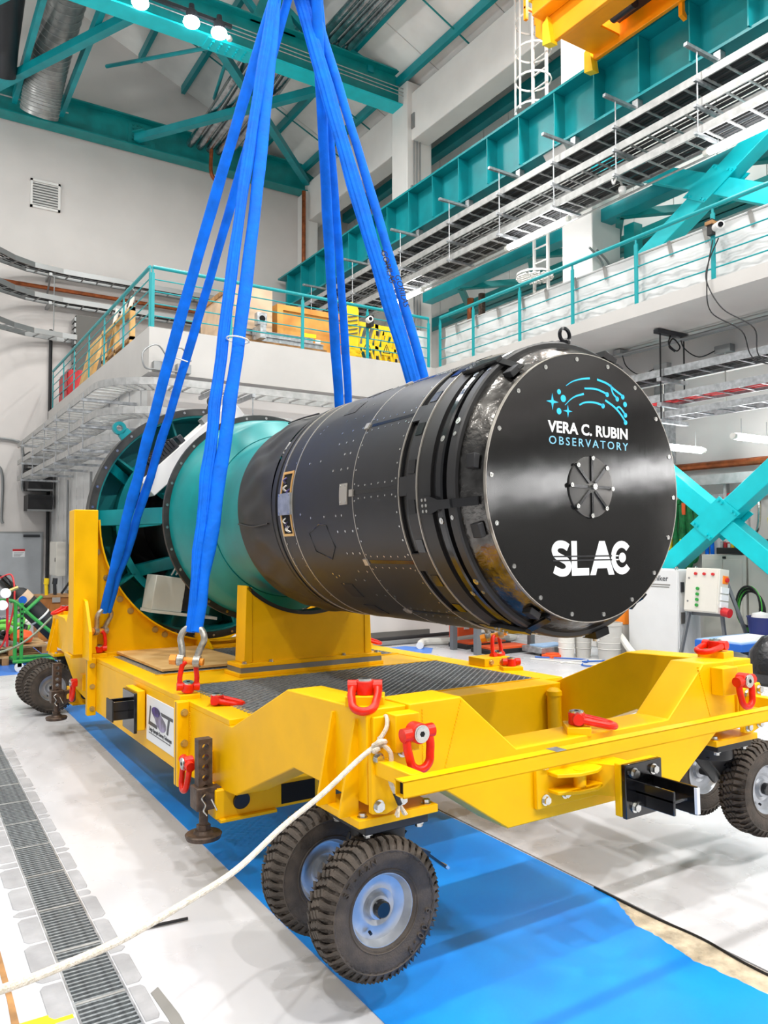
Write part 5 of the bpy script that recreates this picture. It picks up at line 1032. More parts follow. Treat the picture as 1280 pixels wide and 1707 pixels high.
# hook block out of frame that carries the slings
t = thing('crane_hook', HOOK+Vector((0, 0, .3)), 'steel crane hook above the frame carrying the blue slings', 'hook', F=FC)
S().tube(catmull([HOOK+Vector((0, y, z)) for y, z in ((-.3, .75), (-.33, .5), (-.15, .22), (.12, .22), (.3, .45), (.1, .8), (0, 1.1))], 5), .09, 14).build('hook_body', 'motor', t)
S().box(HOOK.x-.3, HOOK.x+.3, HOOK.y-.25, HOOK.y+.25, HOOK.z+1.1, HOOK.z+1.8).build('hook_block', 'orange', t, bevel=.03)
for q in (-.12, .12): S().tube([HOOK+Vector((q, 0, 1.8)), HOOK+Vector((q, 0, 6.5))], .02, 8).build('hoist_rope', 'cond', t)
# ================================================================ tag lines
cn = Vector((1.73, 2.80, -.70))
t = thing('tag_line', cn, 'cream braided tag rope knotted to the near red ring and pulled out at lower left', 'rope', F=FC)
def P2(x, y, z): return Vector((x, y, z))
S().tube(catmull([P2(1.69, 2.74, -.76), P2(1.60, 2.745, -.81), P2(1.42, 2.72, -.91), P2(1.22, 2.65, -.975), P2(.975, 2.49, -1.025), P2(.739, 2.331, -1.024), P2(.531, 2.188, -1.011), P2(.36, 2.069, -.981), P2(.218, 1.967, -.947), P2(.05, 1.84, -.89)], 12), .0105, 10).build('rope_line', 'rope', t)
S().tube(catmull([P2(1.69, 2.75, -.76), P2(1.73, 2.74, -.70), P2(1.75, 2.77, -.66), P2(1.745, 2.80, -.69), P2(1.71, 2.78, -.75)], 6), .0095, 8).build('rope_loop', 'rope', t)
S().tube(catmull([P2(1.665, 2.74, -.765), P2(1.68, 2.71, -.745), P2(1.71, 2.72, -.75), P2(1.71, 2.76, -.775), P2(1.685, 2.75, -.79), P2(1.66, 2.725, -.78), P2(1.68, 2.715, -.77)], 6), .0105, 8).build('knot', 'rope', t)
S().tube(catmull([P2(1.70, 2.72, -.76), P2(1.725, 2.70, -.80), P2(1.72, 2.70, -.90), P2(1.745, 2.70, -.96)], 6), .0095, 8).build('rope_tail', 'rope', t)
S().tube([P2(1.742, 2.70, -.955), P2(1.765, 2.70, -1.005)], .011, 8).build('tape_end', 'blackm', t)
fr_ = S()
for k in range(16): fr_.tube([P2(1.763, 2.70, -1.0), P2(1.763+random.uniform(-.025, .025), 2.70+random.uniform(-.02, .02), -1.03-random.random()*.02)], .004, 5)
o = fr_.build('frayed_end', 'rope', t); o['kind'] = 'stuff'
t = thing('tag_line', (1.55, 9.9, -.7), 'grey green tag rope from the rear left red ring out to the left edge', 'rope', F=FC)
S().tube(catmull([P2(1.60, 10.0, -.66), P2(1.3, 9.3, -.80), P2(1.0, 8.6, -.86), P2(.5, 7.6, -.84)], 10), .012, 8).build('rope_line', 'ropeg', t)
# ================================================================ things on the mezzanine
t = thing('plywood_crate', (5.8, 15, 3.66), 'tall pale plywood crate behind the blue slings on the mezzanine', 'crate')
S().box(5.42, 6.2, 13.95, 15.9, 3.68, 4.98).build('panel_box', 'pale', t)
for z in (3.66, 4.90): S().box(5.39, 5.42, 13.95, 15.9, z, z+.09).build('batten', 'timber', t)
t = thing('plywood_crate', (7.2, 14.4, 3.66), 'orange plywood crate with a framed front and yellow labels on the mezzanine', 'crate')
S().box(6.42, 8.02, 14.25, 14.9, 3.68, 4.8).build('panel_box', 'plyo', t)
for x0, x1, z0, z1 in ((6.42, 8.02, 4.69, 4.8), (6.42, 8.02, 3.68, 3.8), (6.42, 6.55, 3.8, 4.69), (7.89, 8.02, 3.8, 4.69)): S().box(x0, x1, 14.2, 14.25, z0, z1).build('batten', 'plyo', t)
for z in (4.22, 3.86): S().box(7.05, 7.32, 14.235, 14.25, z, z+.08).build('label_strip', 'ytag', t)
S().box(7.3, 7.42, 14.236, 14.25, 4.12, 4.2).build('paper_label', 'paper', t)
for i, (x0, y, z) in enumerate(((5.75, 13.8, 3.86), (5.6, 13.95, 4.0))):
    S().box(x0, x0+1.5, y-.05, y+.05, z, z+.012).box(x0, x0+1.5, y-.05, y+.05, z+.1, z+.112).box(x0, x0+1.5, y-.006, y+.006, z, z+.11).build('steel_beam', 'galv', label='short galvanised steel beam lying on the mezzanine, '+['front and lower one', 'rear and upper one'][i], cat='beam')
S().box(5.6, 7.3, 13.72, 14.05, 3.66, 3.86).build('timber_block', 'timber', label='timber block under the galvanised beams on the mezzanine', cat='timber')
t = thing('clamp_box', (5.85, 13.6, 4.15), 'small grey mechanical box with round hole beside the blue sling on the mezzanine', 'box'); S().box(5.72, 5.92, 13.55, 13.7, 4.12, 4.36).build('housing', 'galv', t, bevel=.01); S().cyl((5.82, 13.545, 4.24), (5.82, 13.56, 4.24), .06, seg=16).build('hole', 'dark', t); S().box(5.76, 5.88, 13.5, 13.9, 3.86, 4.12).build('foot', 'galv', t)
# yellow folding barriers
def barrier(x, y, label, w=.5, h=.86, ang=0):
    t = thing('safety_barrier', (x, y, 3.66), label, 'barrier', 'yellow folding barriers'); mm = Matrix.Translation((x, y, 3.66)) @ Matrix.Rotation(ang, 4, 'Z')
    f = S(); f.box(0, w, -.02, .02, .05, .12).box(0, w, -.02, .02, h-.09, h).box(0, .05, -.02, .02, 0, h).box(w-.05, w, -.02, .02, 0, h).box(0, w, -.02, .02, h*.45, h*.52); f.xf(mm).build('frame', 'yplastic', t)['kind'] = 'stuff'
    for k in range(3):
        a = w*.08+k*w*.3; S().bar((a, 0, h*.52), (a+w*.24, 0, h-.09), .045, .03, (0, 1, 0)).xf(mm).build('diagonal_slat', 'yplastic', t); S().bar((a+w*.24, 0, .1), (a, 0, h*.45), .045, .03, (0, 1, 0)).xf(mm).build('diagonal_slat', 'yplastic', t)
    S().box(w*.25, w*.75, -.026, -.02, h*.36, h*.64).xf(mm).build('sign_panel', 'yplastic', t); c = w/2
    S().prism([(c-.1, h*.40), (c+.1, h*.40), (c, h*.61)], -.032, -.027, 'Y').xf(mm).build('warning_triangle', 'inkb', t); S().prism([(c-.07, h*.415), (c+.07, h*.415), (c, h*.575)], -.034, -.031, 'Y').xf(mm).build('triangle_field', 'yplastic', t); S().box(c-.01, c+.01, -.036, -.034, h*.44, h*.54).xf(mm).build('bolt_mark', 'inkb', t)
    for z in (.2, h*.75): S().box(w-.03, w+.03, -.03, .03, z, z+.1).xf(mm).build('hinge', 'inkb', t)
for i, (x, y, a) in enumerate(((8.12, 13.95, 0), (8.62, 13.98, 0), (9.1, 14.05, .05), (9.0, 14.35, 0))): barrier(x, y, 'yellow plastic barrier with black warning triangle, '+['leftmost of the row', 'second from the left', 'third, nearest the blue sling', 'behind the others'][i], .5, .98, a)
t = thing('safety_barrier', (7.95, 13.8, 3.66), 'tall yellow barrier end panel with a rounded top beside the orange crate', 'barrier')
S().prism([(7.82, 3.68), (8.12, 3.68), (8.12, 4.85), (8.06, 4.97), (7.94, 5.0), (7.86, 4.93), (7.82, 4.8)], 13.85, 13.9, 'Y').build('panel', 'yplastic', t, bevel=.01)
for i in range(5): S().bar((7.86, 13.84, 4.3+i*.09), (8.08, 13.84, 4.36+i*.09), .02, .03, (0, 1, 0)).build('slot', 'cabd', t)
for i in range(4): S().lathe([(-.02, .13), (.02, .13), (.02, .16), (-.02, .16)], (7.96, 13.75, 3.7+i*.09), (.2, -.3, 1), 14, closed=True).build('foot_ring', 'yplastic', t)
t = thing('rail_camera', (7.92, 13.1, 4.3), 'small round camera clamped to the front mezzanine railing before the yellow barriers', 'camera'); S().box(7.88, 7.97, 13.0, 13.16, 4.28, 4.5).build('mount', 'inkb', t); S().cyl((7.84, 13.0, 4.38), (7.80, 12.85, 4.37), .06, seg=16).build('lens_barrel', 'white', t); S().cyl((7.80, 12.85, 4.37), (7.798, 12.845, 4.37), .035, seg=14).build('lens', 'glass', t)
t = thing('rail_sheet', (9.2, 13.3, 3.7), 'white plastic sheet tied in the corner where the two railings meet', 'sheet'); S().box(9.05, 9.5, 13.28, 13.3, 3.68, 4.45).build('sheet', 'tarp', t); S().bar((9.1, 13.26, 4.42), (9.14, 13.26, 4.2), .05, .01).build('strap', 'greytape', t)
# left end of the mezzanine
t = thing('leaning_panel', (3.95, 19, 3.66), 'plywood panel leaning inside the left mezzanine railing', 'panel'); S().prism([(3.8, 3.68), (3.85, 3.68), (4.15, 5.0), (4.1, 5.0)], 18.9, 20.6, 'Y').build('board', 'ply', t); S().prism([(3.77, 3.68), (3.8, 3.68), (4.1, 5.0), (4.07, 5.0)], 18.9, 19.02, 'Y').build('batten', 'ply', t)
t = thing('timber_shelf', (4.0, 17.5, 3.66), 'yellow timber frame with dark goods inside on the left mezzanine', 'frame')
for y in (15.9, 17.2, 18.4): S().box(3.95, 4.05, y, y+.09, 3.66, 4.78).build('post', 'ply', t)
S().box(3.95, 4.05, 15.9, 18.5, 4.70, 4.79).build('top_rail', 'ply', t); S().box(3.95, 4.05, 15.9, 18.5, 4.1, 4.17).build('mid_rail', 'timber', t); S().bar((3.98, 17.2, 4.75), (3.98, 18.5, 3.7), .06, .06).build('brace', 'ply', t)
for i, (y, c, h) in enumerate(((16.0, 'brownbox', .42), (16.7, 'fabric', .6), (17.4, 'timber', .5), (15.2, 'cond', .55))): S().box(4.1, 4.7, y, y+.5, 3.66, 3.66+h).build('storage_box', c, bevel=.01, label=['brown storage box inside the timber frame', 'dark cloth covered box inside the timber frame', 'wooden storage box inside the timber frame', 'grey storage box at the near end of the timber frame'][i], cat='box')
for i, y in enumerate((16.2, 16.8, 17.5)): S().tube([(4.0, y, 4.79), (4.05, y-.1, 5.05+.04*i)], .04, 8).build('pipe_offcut', 'hose', label='pale pipe offcut standing on the timber frame, '+['right one', 'middle one', 'left one'][i], cat='pipe')
t = thing('tool_cabinet', (3.8, 22, 3.66), 'red tool cabinet at the far left end of the mezzanine', 'cabinet'); S().box(3.72, 4.2, 21.3, 22.5, 3.68, 4.5).build('body', 'tool', t, bevel=.02)
for i in range(3): S().box(3.70, 3.72, 21.35, 22.45, 3.75+i*.24, 3.95+i*.24).build('drawer', 'tool', t)
# ================================================================ left floor, behind the cart
for k, (x0, y0, z0) in enumerate(((1.0, 13.9, FZ), (1.1, 13.95, FZ+.15))):
    t = thing('pallet', (x0+.5, y0+.5, z0), 'wooden pallet behind the green trolley, '+['lower of the two', 'upper of the two'][k], 'pallet')
    for i in range(5): S().box(x0, x0+1.1, y0+.24*i, y0+.24*i+.16, z0+.115, z0+.14).build('deck_board', 'wood2', t)
    for i in range(3): S().box(x0+.5*i, x0+.1+.5*i, y0, y0+1.15, z0, z0+.115).build('bearer', 'timber', t)
for i in range(5): S().tube([(1.15+.14*i, 13.95, FZ+.33), (.95+.1*i, 14.9, FZ+.34)], .045, 8).build('metal_tube', 'galvw' if i % 2 else 'rim_al', label=['leftmost', 'second', 'middle', 'fourth', 'rightmost'][i]+' pale metal tube lying on the pallets behind the green trolley', cat='tube', group='tubes on the pallets')
S().lathe([(0, 0), (.03, .16), (.12, .19), (.2, .15), (.24, .04), (.25, 0)], (1.83, 14.3, FZ+.29), (0, 0, 1), 20).build('orange_bag', 'orangeb', label='bright orange bag on the pallets', cat='bag')
random.seed(11)
for i in range(7):
    c = Vector((1.7+random.uniform(-.3, .35), 14.4+random.uniform(-.2, .4), FZ+.50+random.uniform(-.1, .15))); rr = .16+random.random()*.08
    S().tube([c+Vector((rr*math.cos(a), rr*.5*math.sin(a), .07*math.sin(a*2+i)+.05*math.cos(a))) for a in (2*PI*k/18 for k in range(18))], .035, 7, closed=True).build('hose_coil', ['lime', 'cable', 'lime', 'motor', 'hose', 'lime', 'cable'][i], label=['lime green hose loop deepest', 'black hose loop deepest', 'lime green hose loop midway up', 'dark grey hose loop', 'white hose loop', 'lime green hose loop topmost', 'black hose loop topmost'][i]+' in the heap on the pallets by the black cylinder', cat='hose', group='hose loops in the heap')
for i, (x, z, c) in enumerate(((1.35, -1.45, 'fabric'), (1.15, -1.42, 'motor'), (1.52, -1.5, 'violet'))): S().lathe([(0, 0), (.03, .12), (.12, .13), (.2, .06), (.22, 0)], (x, 14.7, z), (0, 0, 1), 14).build('cloth_bundle', c, label=['black cloth bundle', 'grey cloth bundle', 'violet cloth bundle'][i]+' lying on the pallets at the left edge', cat='cloth')
S().box(.9, 1.35, 14.9, 15.5, FZ+.31, FZ+1.05).build('wooden_crate', 'timber', bevel=.01, label='brown wooden crate standing at the left edge behind the trolley', cat='crate')
S().box(1.35, 2.6, 12.9, 16.2, FZ+.0006, FZ+.004).build('floor_sheet', 'bluefilm', label='pale blue plastic sheet on the floor under the pallets', cat='sheet')
t = thing('gas_trolley', (1.6, 13.2, FZ), 'green tubular trolley with caster wheels carrying a tilted black cylinder', 'trolley')
for x, z in ((1.60, .0), (1.69, .0)): S().tube([(x, 13.2, FZ+.18), (x, 13.2, FZ+1.05)], .028, 8).build('upright', 'green', t)
S().tube(catmull([(.9, 13.1, FZ+1.1), (1.45, 13.2, FZ+1.1), (1.62, 13.2, FZ+1.05), (1.85, 13.2, FZ+.82), (2.2, 13.2, FZ+.5)], 5), .028, 8).build('top_tube', 'green', t)
S().tube([(1.72, 13.2, FZ+.9), (1.98, 13.25, FZ+1.14)], .028, 8).build('cradle_tube', 'green', t)
S().tube([(1.58, 13.15, FZ+.16), (2.3, 13.15, FZ+.16), (2.3, 13.6, FZ+.16), (1.58, 13.6, FZ+.16)], .028, 8, closed=True).build('base_frame', 'green', t)
for i in range(8): S().box(1.675, 1.70, 13.165, 13.17, FZ+.45+i*.07, FZ+.48+i*.07).build('adjust_hole', 'dark', t)
for x in (1.66, 2.25): S().cyl((x, 13.1, FZ+.07), (x, 13.16, FZ+.07), .07, seg=20).build('caster_wheel', 'hose', t); S().box(x-.03, x+.03, 13.1, 13.16, FZ+.08, FZ+.15).build('caster_fork', 'green', t)
t = thing('gas_cylinder', (1.9, 13.4, -1.35), 'black gas cylinder lying tilted on the green trolley', 'cylinder')
a, b = Vector((1.60, 13.42, -.78)), Vector((2.25, 13.42, -1.48)); d = (b-a).normalized()
S().lathe([(0, .0), (.0, .09), (.05, .14), (.13, .165), (.95, .165), (.97, 0)], a, d, 28).build('bottle', 'inkb', t); S().cyl(a-d*.28, a-d*.02, .085, seg=20).build('valve_guard', 'blackg', t); S().lathe([(.10, .166), (.16, .168), (.24, .168), (.24, .16)], a, d, 28).build('shoulder_band', 'pale', t)
S().lathe([(.55, .166), (.56, .172), (.58, .166)], a, d, 28).build('strap', 'hose', t); S().cyl(a+d*.2+Vector((-.03, -.17, .02)), a+d*.2+Vector((-.03, -.18, .02)), .06, seg=18).build('round_label', 'bluetable', t)
S().tube(catmull([a-d*.3, a-d*.2+Vector((.1, -.05, .1)), a+Vector((-.02, -.2, -.2)), a+Vector((-.15, -.2, -.75)), a+Vector((-.28, -.2, -.9))], 6), .014, 6).build('red_hose', 'redbolt', t)
t = thing('pressure_regulator', (1.45, 13.1, -.95), 'brass gas regulator with two round gauges hanging at the left edge', 'regulator'); S().cyl((1.38, 13.1, -.8), (1.62, 13.1, -.7), .03, seg=12).build('brass_body', 'zinc', t)
for x, z in ((1.40, -.96), (1.44, -.78)): S().cyl((x, 13.02, z), (x, 13.08, z), .075, seg=20).build('gauge', 'sign', t)
S().tube([(1.47, 13.1, -.75), (1.48, 13.1, -1.6)], .02, 6).build('hose', 'tool', t)
t = thing('wooden_chest', (2.7, 17, FZ), 'orange brown wooden chest with open lid by the black tool chest', 'chest'); S().box(2.45, 3.05, 16.8, 17.4, FZ, -1.12).build('body', 'brownbox', t, bevel=.01); S().box(2.42, 3.08, 16.77, 17.43, -1.12, -1.08).build('lid', 'timber', t); S().box(2.66, 3.02, 16.785, 16.8, -1.6, -1.25).build('panel', 'brownbox', t); S().box(2.70, 2.85, 16.76, 16.79, -1.22, -1.12).build('latch', 'rim_al', t)
t = thing('tool_chest', (3.3, 17, FZ), 'black tool chest with two columns of drawers behind the yellow post', 'chest'); S().box(3.1, 3.66, 16.7, 17.4, FZ, -1.02).build('body', 'inkb', t)
for i in range(6):
    for x0 in (3.12, 3.4): S().box(x0, x0+.25, 16.675, 16.7, -1.20-i*.13, -1.10-i*.13).build('drawer', 'blackg', t, bevel=.004)
S().box(3.15, 3.6, 16.8, 17.2, -1.02, -.84).build('case', 'inkb', bevel=.02, label='black plastic case on top of the tool chest', cat='case')
for i, (x, c) in enumerate(((2.62, 'yplastic'), (2.78, 'motor'))): S().cyl((x, 16.95, -1.08), (x-.01, 16.95, -.86), .035, seg=12).cyl((x-.01, 16.95, -.86), (x, 16.95, -.74), .05, seg=12).build('spray_bottle', c, label=['yellow and black bottle on the wooden chest', 'grey and black bottle on the wooden chest'][i], cat='bottle')
S().bar((2.9, 16.95, -1.06), (3.06, 16.95, -.82), .04, .04).bar((3.06, 16.95, -.82), (3.08, 16.95, -1.0), .03, .03).build('hand_clamp', 'inkb', label='black hand clamp leaning on the wooden chest', cat='clamp')
# ================================================================ under the right gallery
ladder('galvanised uppermost cable ladder under the right gallery', [(10.75, 2, 2.75), (10.75, 12.8, 2.75)], .5, .12, .36, m='galv', cables=7)
ladder('galvanised middle cable ladder under the right gallery with red cables', [(10.75, 2, 2.34), (10.75, 12.8, 2.34)], .5, .12, .36, m='galv', cables=5, cols=('redbolt', 'inkb', 'redbolt', 'inkb', 'redbolt'))
ladder('galvanised lowest cable ladder under the right gallery', [(10.75, 2, 2.06), (10.75, 12.8, 2.06)], .5, .10, .36, m='galv')
t = thing('ceiling_hanger', (10.6, 8, 2), 'dark threaded rods and strut hanging the cable ladders under the right gallery', 'hanger')
S().box(10.35, 11.15, 8.1, 8.2, 3.38, 3.44).build('strut_arm', 'motor', t)
for x in (10.45, 11.05): S().tube([(x, 8.15, 1.95 if x < 10.5 else 2.3), (x, 8.15, 3.4)], .014, 6).build('rod', 'inkb', t)
for z in (2.66, 2.25, 1.98): S().box(10.4, 11.1, 8.11, 8.19, z-.06, z).build('cross_strut', 'galv', t)
t = thing('ceiling_conduit', (10.9, 8, 3.3), 'grey conduits with clamps running under the gallery ceiling', 'conduit')
for q in (0, .1): S().tube([(10.95+q, 2, 3.36), (10.95+q, 12.8, 3.36)], .025, 6).build('conduit', 'cond', t)
for y in (6.3, 8.2, 9.4): S().box(10.85, 11.15, y-.08, y+.08, 3.36, 3.43).build('clamp', 'cond', t)
for i, (y, z) in enumerate(((8.75, 2.98), (7.55, 3.05))):
    t = thing('ceiling_box', (11.25, y, z), 'grey junction box on the soffit with a drooping cable, '+['farther one', 'nearer one'][i], 'box'); S().box(11.2, 11.34, y-.14, y+.14, z, z+.12).build('housing', 'cond', t); S().tube(catmull([(11.22, y+.1, z+.06), (11.1, y+.35, z-.02), (11.0, y+.55, z+.15), (10.95, y+.6, z+.35)], 5), .01, 6).build('cable', 'cable', t)
    S().tube([(11.28, y, z), (11.28, y, z-.85)], .015, 6).build('drop', 'hose', t)
t = thing('cable_loop', (10.75, 8.0, 3.1), 'coiled thin black cable hanging under the ceiling strut', 'cable'); S().tube(catmull([(10.7, 8.14, 3.385), (10.6, 8.1, 3.22), (10.75, 8.07, 3.12), (10.88, 8.1, 3.22), (10.76, 8.14, 3.34), (10.66, 8.14, 3.2), (10.8, 8.14, 3.13)], 6), .012, 6).build('loop', 'cable', t)
tubelight((10.2, 8.35, 1.58), (11.75, 8.35, 1.58), 'glowing tube light under the gallery beside the black disc')
tubelight((11.3, 7.4, 1.68), (12.3, 7.4, 1.68), 'glowing tube light under the gallery at the right edge')
S().tube([(12.42, 2, 1.38), (12.42, 13, 1.38)], .07, 10).build('copper_pipe', 'pipe', label='copper brown pipe along the wall under the right gallery', cat='pipe')
t = thing('strut_rail', (12.4, 8, .6), 'galvanised strut rail with perforated brackets along the gallery wall', 'rail'); S().box(12.3, 12.4, 3, 12.5, 1.02, 1.2).build('channel', 'galvw', t); S().box(12.5, 12.56, 3, 12.5, .78, .86).build('hook_rail', 'galv', t)
for y in (9.35, 8.35, 7.2, 10.4): S().box(12.40, 12.5, y-.03, y+.03, .5, 1.05).build('bracket', 'galvw', t)
S().box(12.3, 12.6, 9.5, 9.75, 1.5, 3.4).build('wall_duct', 'galv', label='grey vertical duct on the wall beside the black disc', cat='duct')
# hanging slings, shackle, hook disc
def loop(x, y, z0, z1, w, r, m, label, cat='sling', group=None):
    pts = [(x, y-w*.35, z0-.06), (x-.02, y-w*.5, z0-.3), (x, y-w*.52, (z0+z1)/2), (x, y-w*.4, z1+.12), (x, y-w*.1, z1), (x+.0, y+w*.25, z1+.1), (x-.02, y+w*.42, (z0+z1)/2), (x, y+w*.4, z0-.3), (x, y+w*.2, z0-.02), (x, y-.05, z0)]
    S().tube(catmull(pts, 5), r, 8).build('hanging_sling', m, label=label, cat=cat, group=group)
for i in range(4): loop(12.42-.05*(i % 2), 9.02+.09*i, .80-.02*i, -.35-.12*(i % 3), .16, .05, 'gslin', 'green lifting sling hung in loops on the wall, '+['first from the right', 'second from the right', 'third from the right', 'fourth from the right'][i])
for i, (y, z) in enumerate(((9.15, .72), (8.95, .2), (9.3, -.1))): S().bar((12.33, y, z), (12.33, y, z-.22), .02, .07, (0, 1, 0)).build('sling_tag', 'orangeb', label='orange tag on the green slings, '+['top one', 'right one', 'lower left one'][i], cat='tag')
for i, (y, z) in enumerate(((9.2, .05), (8.98, -.02))): S().bar((12.32, y, z), (12.32, y, z-.2), .02, .06, (0, 1, 0)).build('sling_tag', 'ytag', label='yellow tag on the green slings, '+['left one', 'right one'][i], cat='tag')
for i in range(3): loop(12.45, 9.5+.12*i, .72, -.85-.08*i, .16, .04, 'yslin', 'yellow lifting sling hung on the wall just right of the black disc, '+['nearest', 'middle', 'farthest'][i])
loop(12.45, 7.5, .72, .05, .12, .03, 'yslin', 'yellow lifting sling hanging at the right edge of the frame')
loop(12.52, 8.75, .76, -1.2, .1, .035, 'sling', 'blue lifting sling hanging behind the cross brace by the locker')
S().lathe([(-.03, .02), (-.03, .14), (.03, .14), (.03, .02)], (12.45, 8.28, .72), (1, 0, 0), 24, closed=True).build('warning_disc', 'tool', label='round red disc hanging on the wall behind the cross brace', cat='disc')
S().tube(catmull([(12.50, 7.82, .79), (12.46, 7.92, .64), (12.44, 7.93, .25), (12.44, 7.85, .14), (12.44, 7.76, .25), (12.46, 7.74, .64), (12.50, 7.82, .79)], 4), .03, 8).build('hanging_shackle', 'steel', label='long steel ring hanging on the wall right of the brace gusset', cat='ring')
# lockers and what lies on them
for i, (y0, y1) in enumerate(((7.72, 8.55), (6.85, 7.68))):
    t = thing('steel_locker', (12.2, (y0+y1)/2, FZ), 'beige steel locker with two doors behind the cross brace, '+['left one', 'right one'][i], 'locker'); S().box(12.0, 12.55, y0, y1, FZ, -.22).build('body', 'beige', t, bevel=.01)
    for a, b in ((y0+.06, (y0+y1)/2-.008), ((y0+y1)/2+.008, y1-.06)): S().box(11.985, 12.0, a, b, FZ+.12, -.30).build('door', 'beige', t, bevel=.004)
    S().box(11.98, 11.99, (y0+y1)/2-.06, (y0+y1)/2+.0, -.29, -.25).build('name_holder', 'inkb', t)
t = thing('parts_tray', (12.2, 8.0, -.22), 'black tray full of small parts on top of the left locker', 'tray'); S().box(11.98, 12.5, 7.75, 8.25, -.21, -.10).build('tray', 'inkb', t, bevel=.01)
for i in range(6): S().box(12.02, 12.12, 7.8+.07*i, 7.85+.07*i, -.10, -.03+.02*(i % 3)).build('part', ['redbolt', 'galv', 'yplastic', 'paper', 'tool', 'galv'][i], t)
S().lathe([(0, 0), (0, .2), (.12, .24), (.24, .17), (.3, 0)], (12.2, 7.35, -.22), (0, 0, 1), 18).build('wrapped_bundle', 'bag', label='crinkled dark plastic bundle on the right locker', cat='bundle')
# control cabinet and switch box
t = thing('control_cabinet', (10.8, 8.4, FZ), 'light grey control cabinet with a company name on its side, right of the black disc', 'cabinet'); S().box(10.5, 11.08, 7.93, 8.9, FZ+.15, -.45).build('body', 'cabw', t, bevel=.008); S().box(10.55, 11.03, 7.98, 8.85, FZ, FZ+.15).build('plinth', 'inkb', t)
S().box(10.52, 10.85, 7.915, 7.93, FZ+.2, -.48).build('door', 'cabw', t); S().box(10.56, 10.62, 7.89, 7.915, -.8, -.64).build('lock', 'motor', t); S().box(10.56, 10.65, 7.90, 7.915, -1.3, -1.12).build('vent', 'cabd', t)
for x, y in ((10.53, 7.96), (11.03, 7.96), (10.53, 8.86)): S().tube([(x+.03*math.cos(a), y, -.43+.03*math.sin(a)) for a in (2*PI*k/12 for k in range(12))], .01, 6, closed=True).build('lifting_eye', 'steel', t)
text('tekniker', .125, 'ink', t, (10.498, 8.31, -.63), (0, -1, 0), (0, 0, 1), 'company_name', bold=.001); S().box(10.496, 10.499, 8.06, 8.56, -.70, -.682).build('caption_line', 'greytape', t); S().box(10.496, 10.499, 8.08, 8.56, -.735, -.72).build('caption_line', 'greytape', t)
t = thing('switch_box', (10.4, 7.7, FZ), 'beige switch box with green and red buttons on a grey tubular stand', 'switch box'); mb2 = Matrix.Translation((10.66, 7.52, -.76)) @ Matrix.Rotation(R(7), 4, 'Y')
sb = S().box(-.13, .1, -.3, .28, -.34, .34).xf(mb2).build('housing', 'beige', t, bevel=.006); S().box(-.14, -.13, -.28, .28, -.32, .32).xf(mb2).build('lid', 'beige', sb)
for i in range(4): S().cyl((-.14, .05-.0*i, .02-.085*i), (-.17, .05, .02-.085*i), .024, seg=14).xf(mb2).build('green_button', 'green', sb)
for i in range(3): S().cyl((-.14, .1-.15*i, .25), (-.17, .1-.15*i, .25), .022, seg=14).xf(mb2).build('red_button', 'redbolt', sb)
for z in (.18, -.18): S().cyl((-.14, .22, z), (-.15, .22, z), .014, seg=10).xf(mb2).build('lock', 'cond', sb)
S().box(-.05, .07, -.315, -.3, .12, .24).xf(mb2).build('switch_plate', 'spotg', sb); S().cyl((.02, -.315, .18), (.02, -.345, .18), .035, seg=14).xf(mb2).build('main_switch', 'redbolt', sb)
for z in (.02, -.09, -.2): S().box(-.09, .09, -.325, -.3, z-.045, z+.045).xf(mb2).build('socket', 'sign', sb)
S().cyl((0, -.3, -.30), (0, -.42, -.32), .07, seg=18).xf(mb2).build('red_plug', 'redbolt', sb)
for a, b in (((10.55, 7.75, -1.1), (10.3, 7.8, FZ)), ((10.72, 7.3, -1.1), (10.72, 7.2, FZ)), ((10.85, 7.3, -.62), (11.3, 7.05, FZ))): S().bar(a, b, .045, .045).build('stand_leg', 'cart_g', t)
S().bar((10.62, 7.75, -1.12), (10.7, 7.25, -1.12), .05, .05).build('stand_top', 'cart_g', t)
t = thing('cable_coil', (10.95, 7.3, -1.3), 'coil of black and green cables hung on the stand in front of the lockers', 'cable')
for i in range(6): S().tube([(11.2+.02*i, 7.18+.20*math.cos(a)*(1+.05*(i % 3)), -1.0+.31*math.sin(a)*(1+.06*(i % 2))-.02*i) for a in (2*PI*k/24 for k in range(24))], .018, 6, closed=True).build('cable_turn', 'gcab' if i in (1, 3) else 'cable', t)
# blue lift table with papers, bucket and bag
t = thing('lift_table', (10.5, 6.7, FZ), 'blue scissor lift table with black legs at the right edge', 'table'); S().box(9.75, 11.6, 6.35, 7.05, -1.40, -1.385).build('top', 'bluet', t); S().box(9.73, 11.62, 6.33, 7.07, -1.50, -1.40).build('frame', 'bluetable', t, bevel=.005); S().box(9.6, 11.6, 6.35, 7.0, FZ+.04, FZ+.16).build('base', 'bluetable', t, bevel=.01)
for a, b in (((10.0, 6.5, -1.5), (11.3, 6.5, FZ+.15)), ((11.3, 6.45, -1.5), (10.0, 6.45, FZ+.15))): S().bar(a, b, .05, .1).build('scissor_leg', 'inkb', t)
S().box(10.6, 10.95, 6.325, 6.332, -1.48, -1.42).build('sticker', 'paper', t); S().box(10.6, 10.68, 6.322, 6.326, -1.475, -1.425).build('sticker_mark', 'tool', t); S().cyl((10.08, 6.33, -1.43), (10.08, 6.28, -1.44), .05, seg=12).build('knob', 'galv', t)
for x in (9.75, 11.4): S().cyl((x, 6.4, FZ+.05), (x, 6.48, FZ+.05), .05, seg=14).build('roller', 'inkb', t)
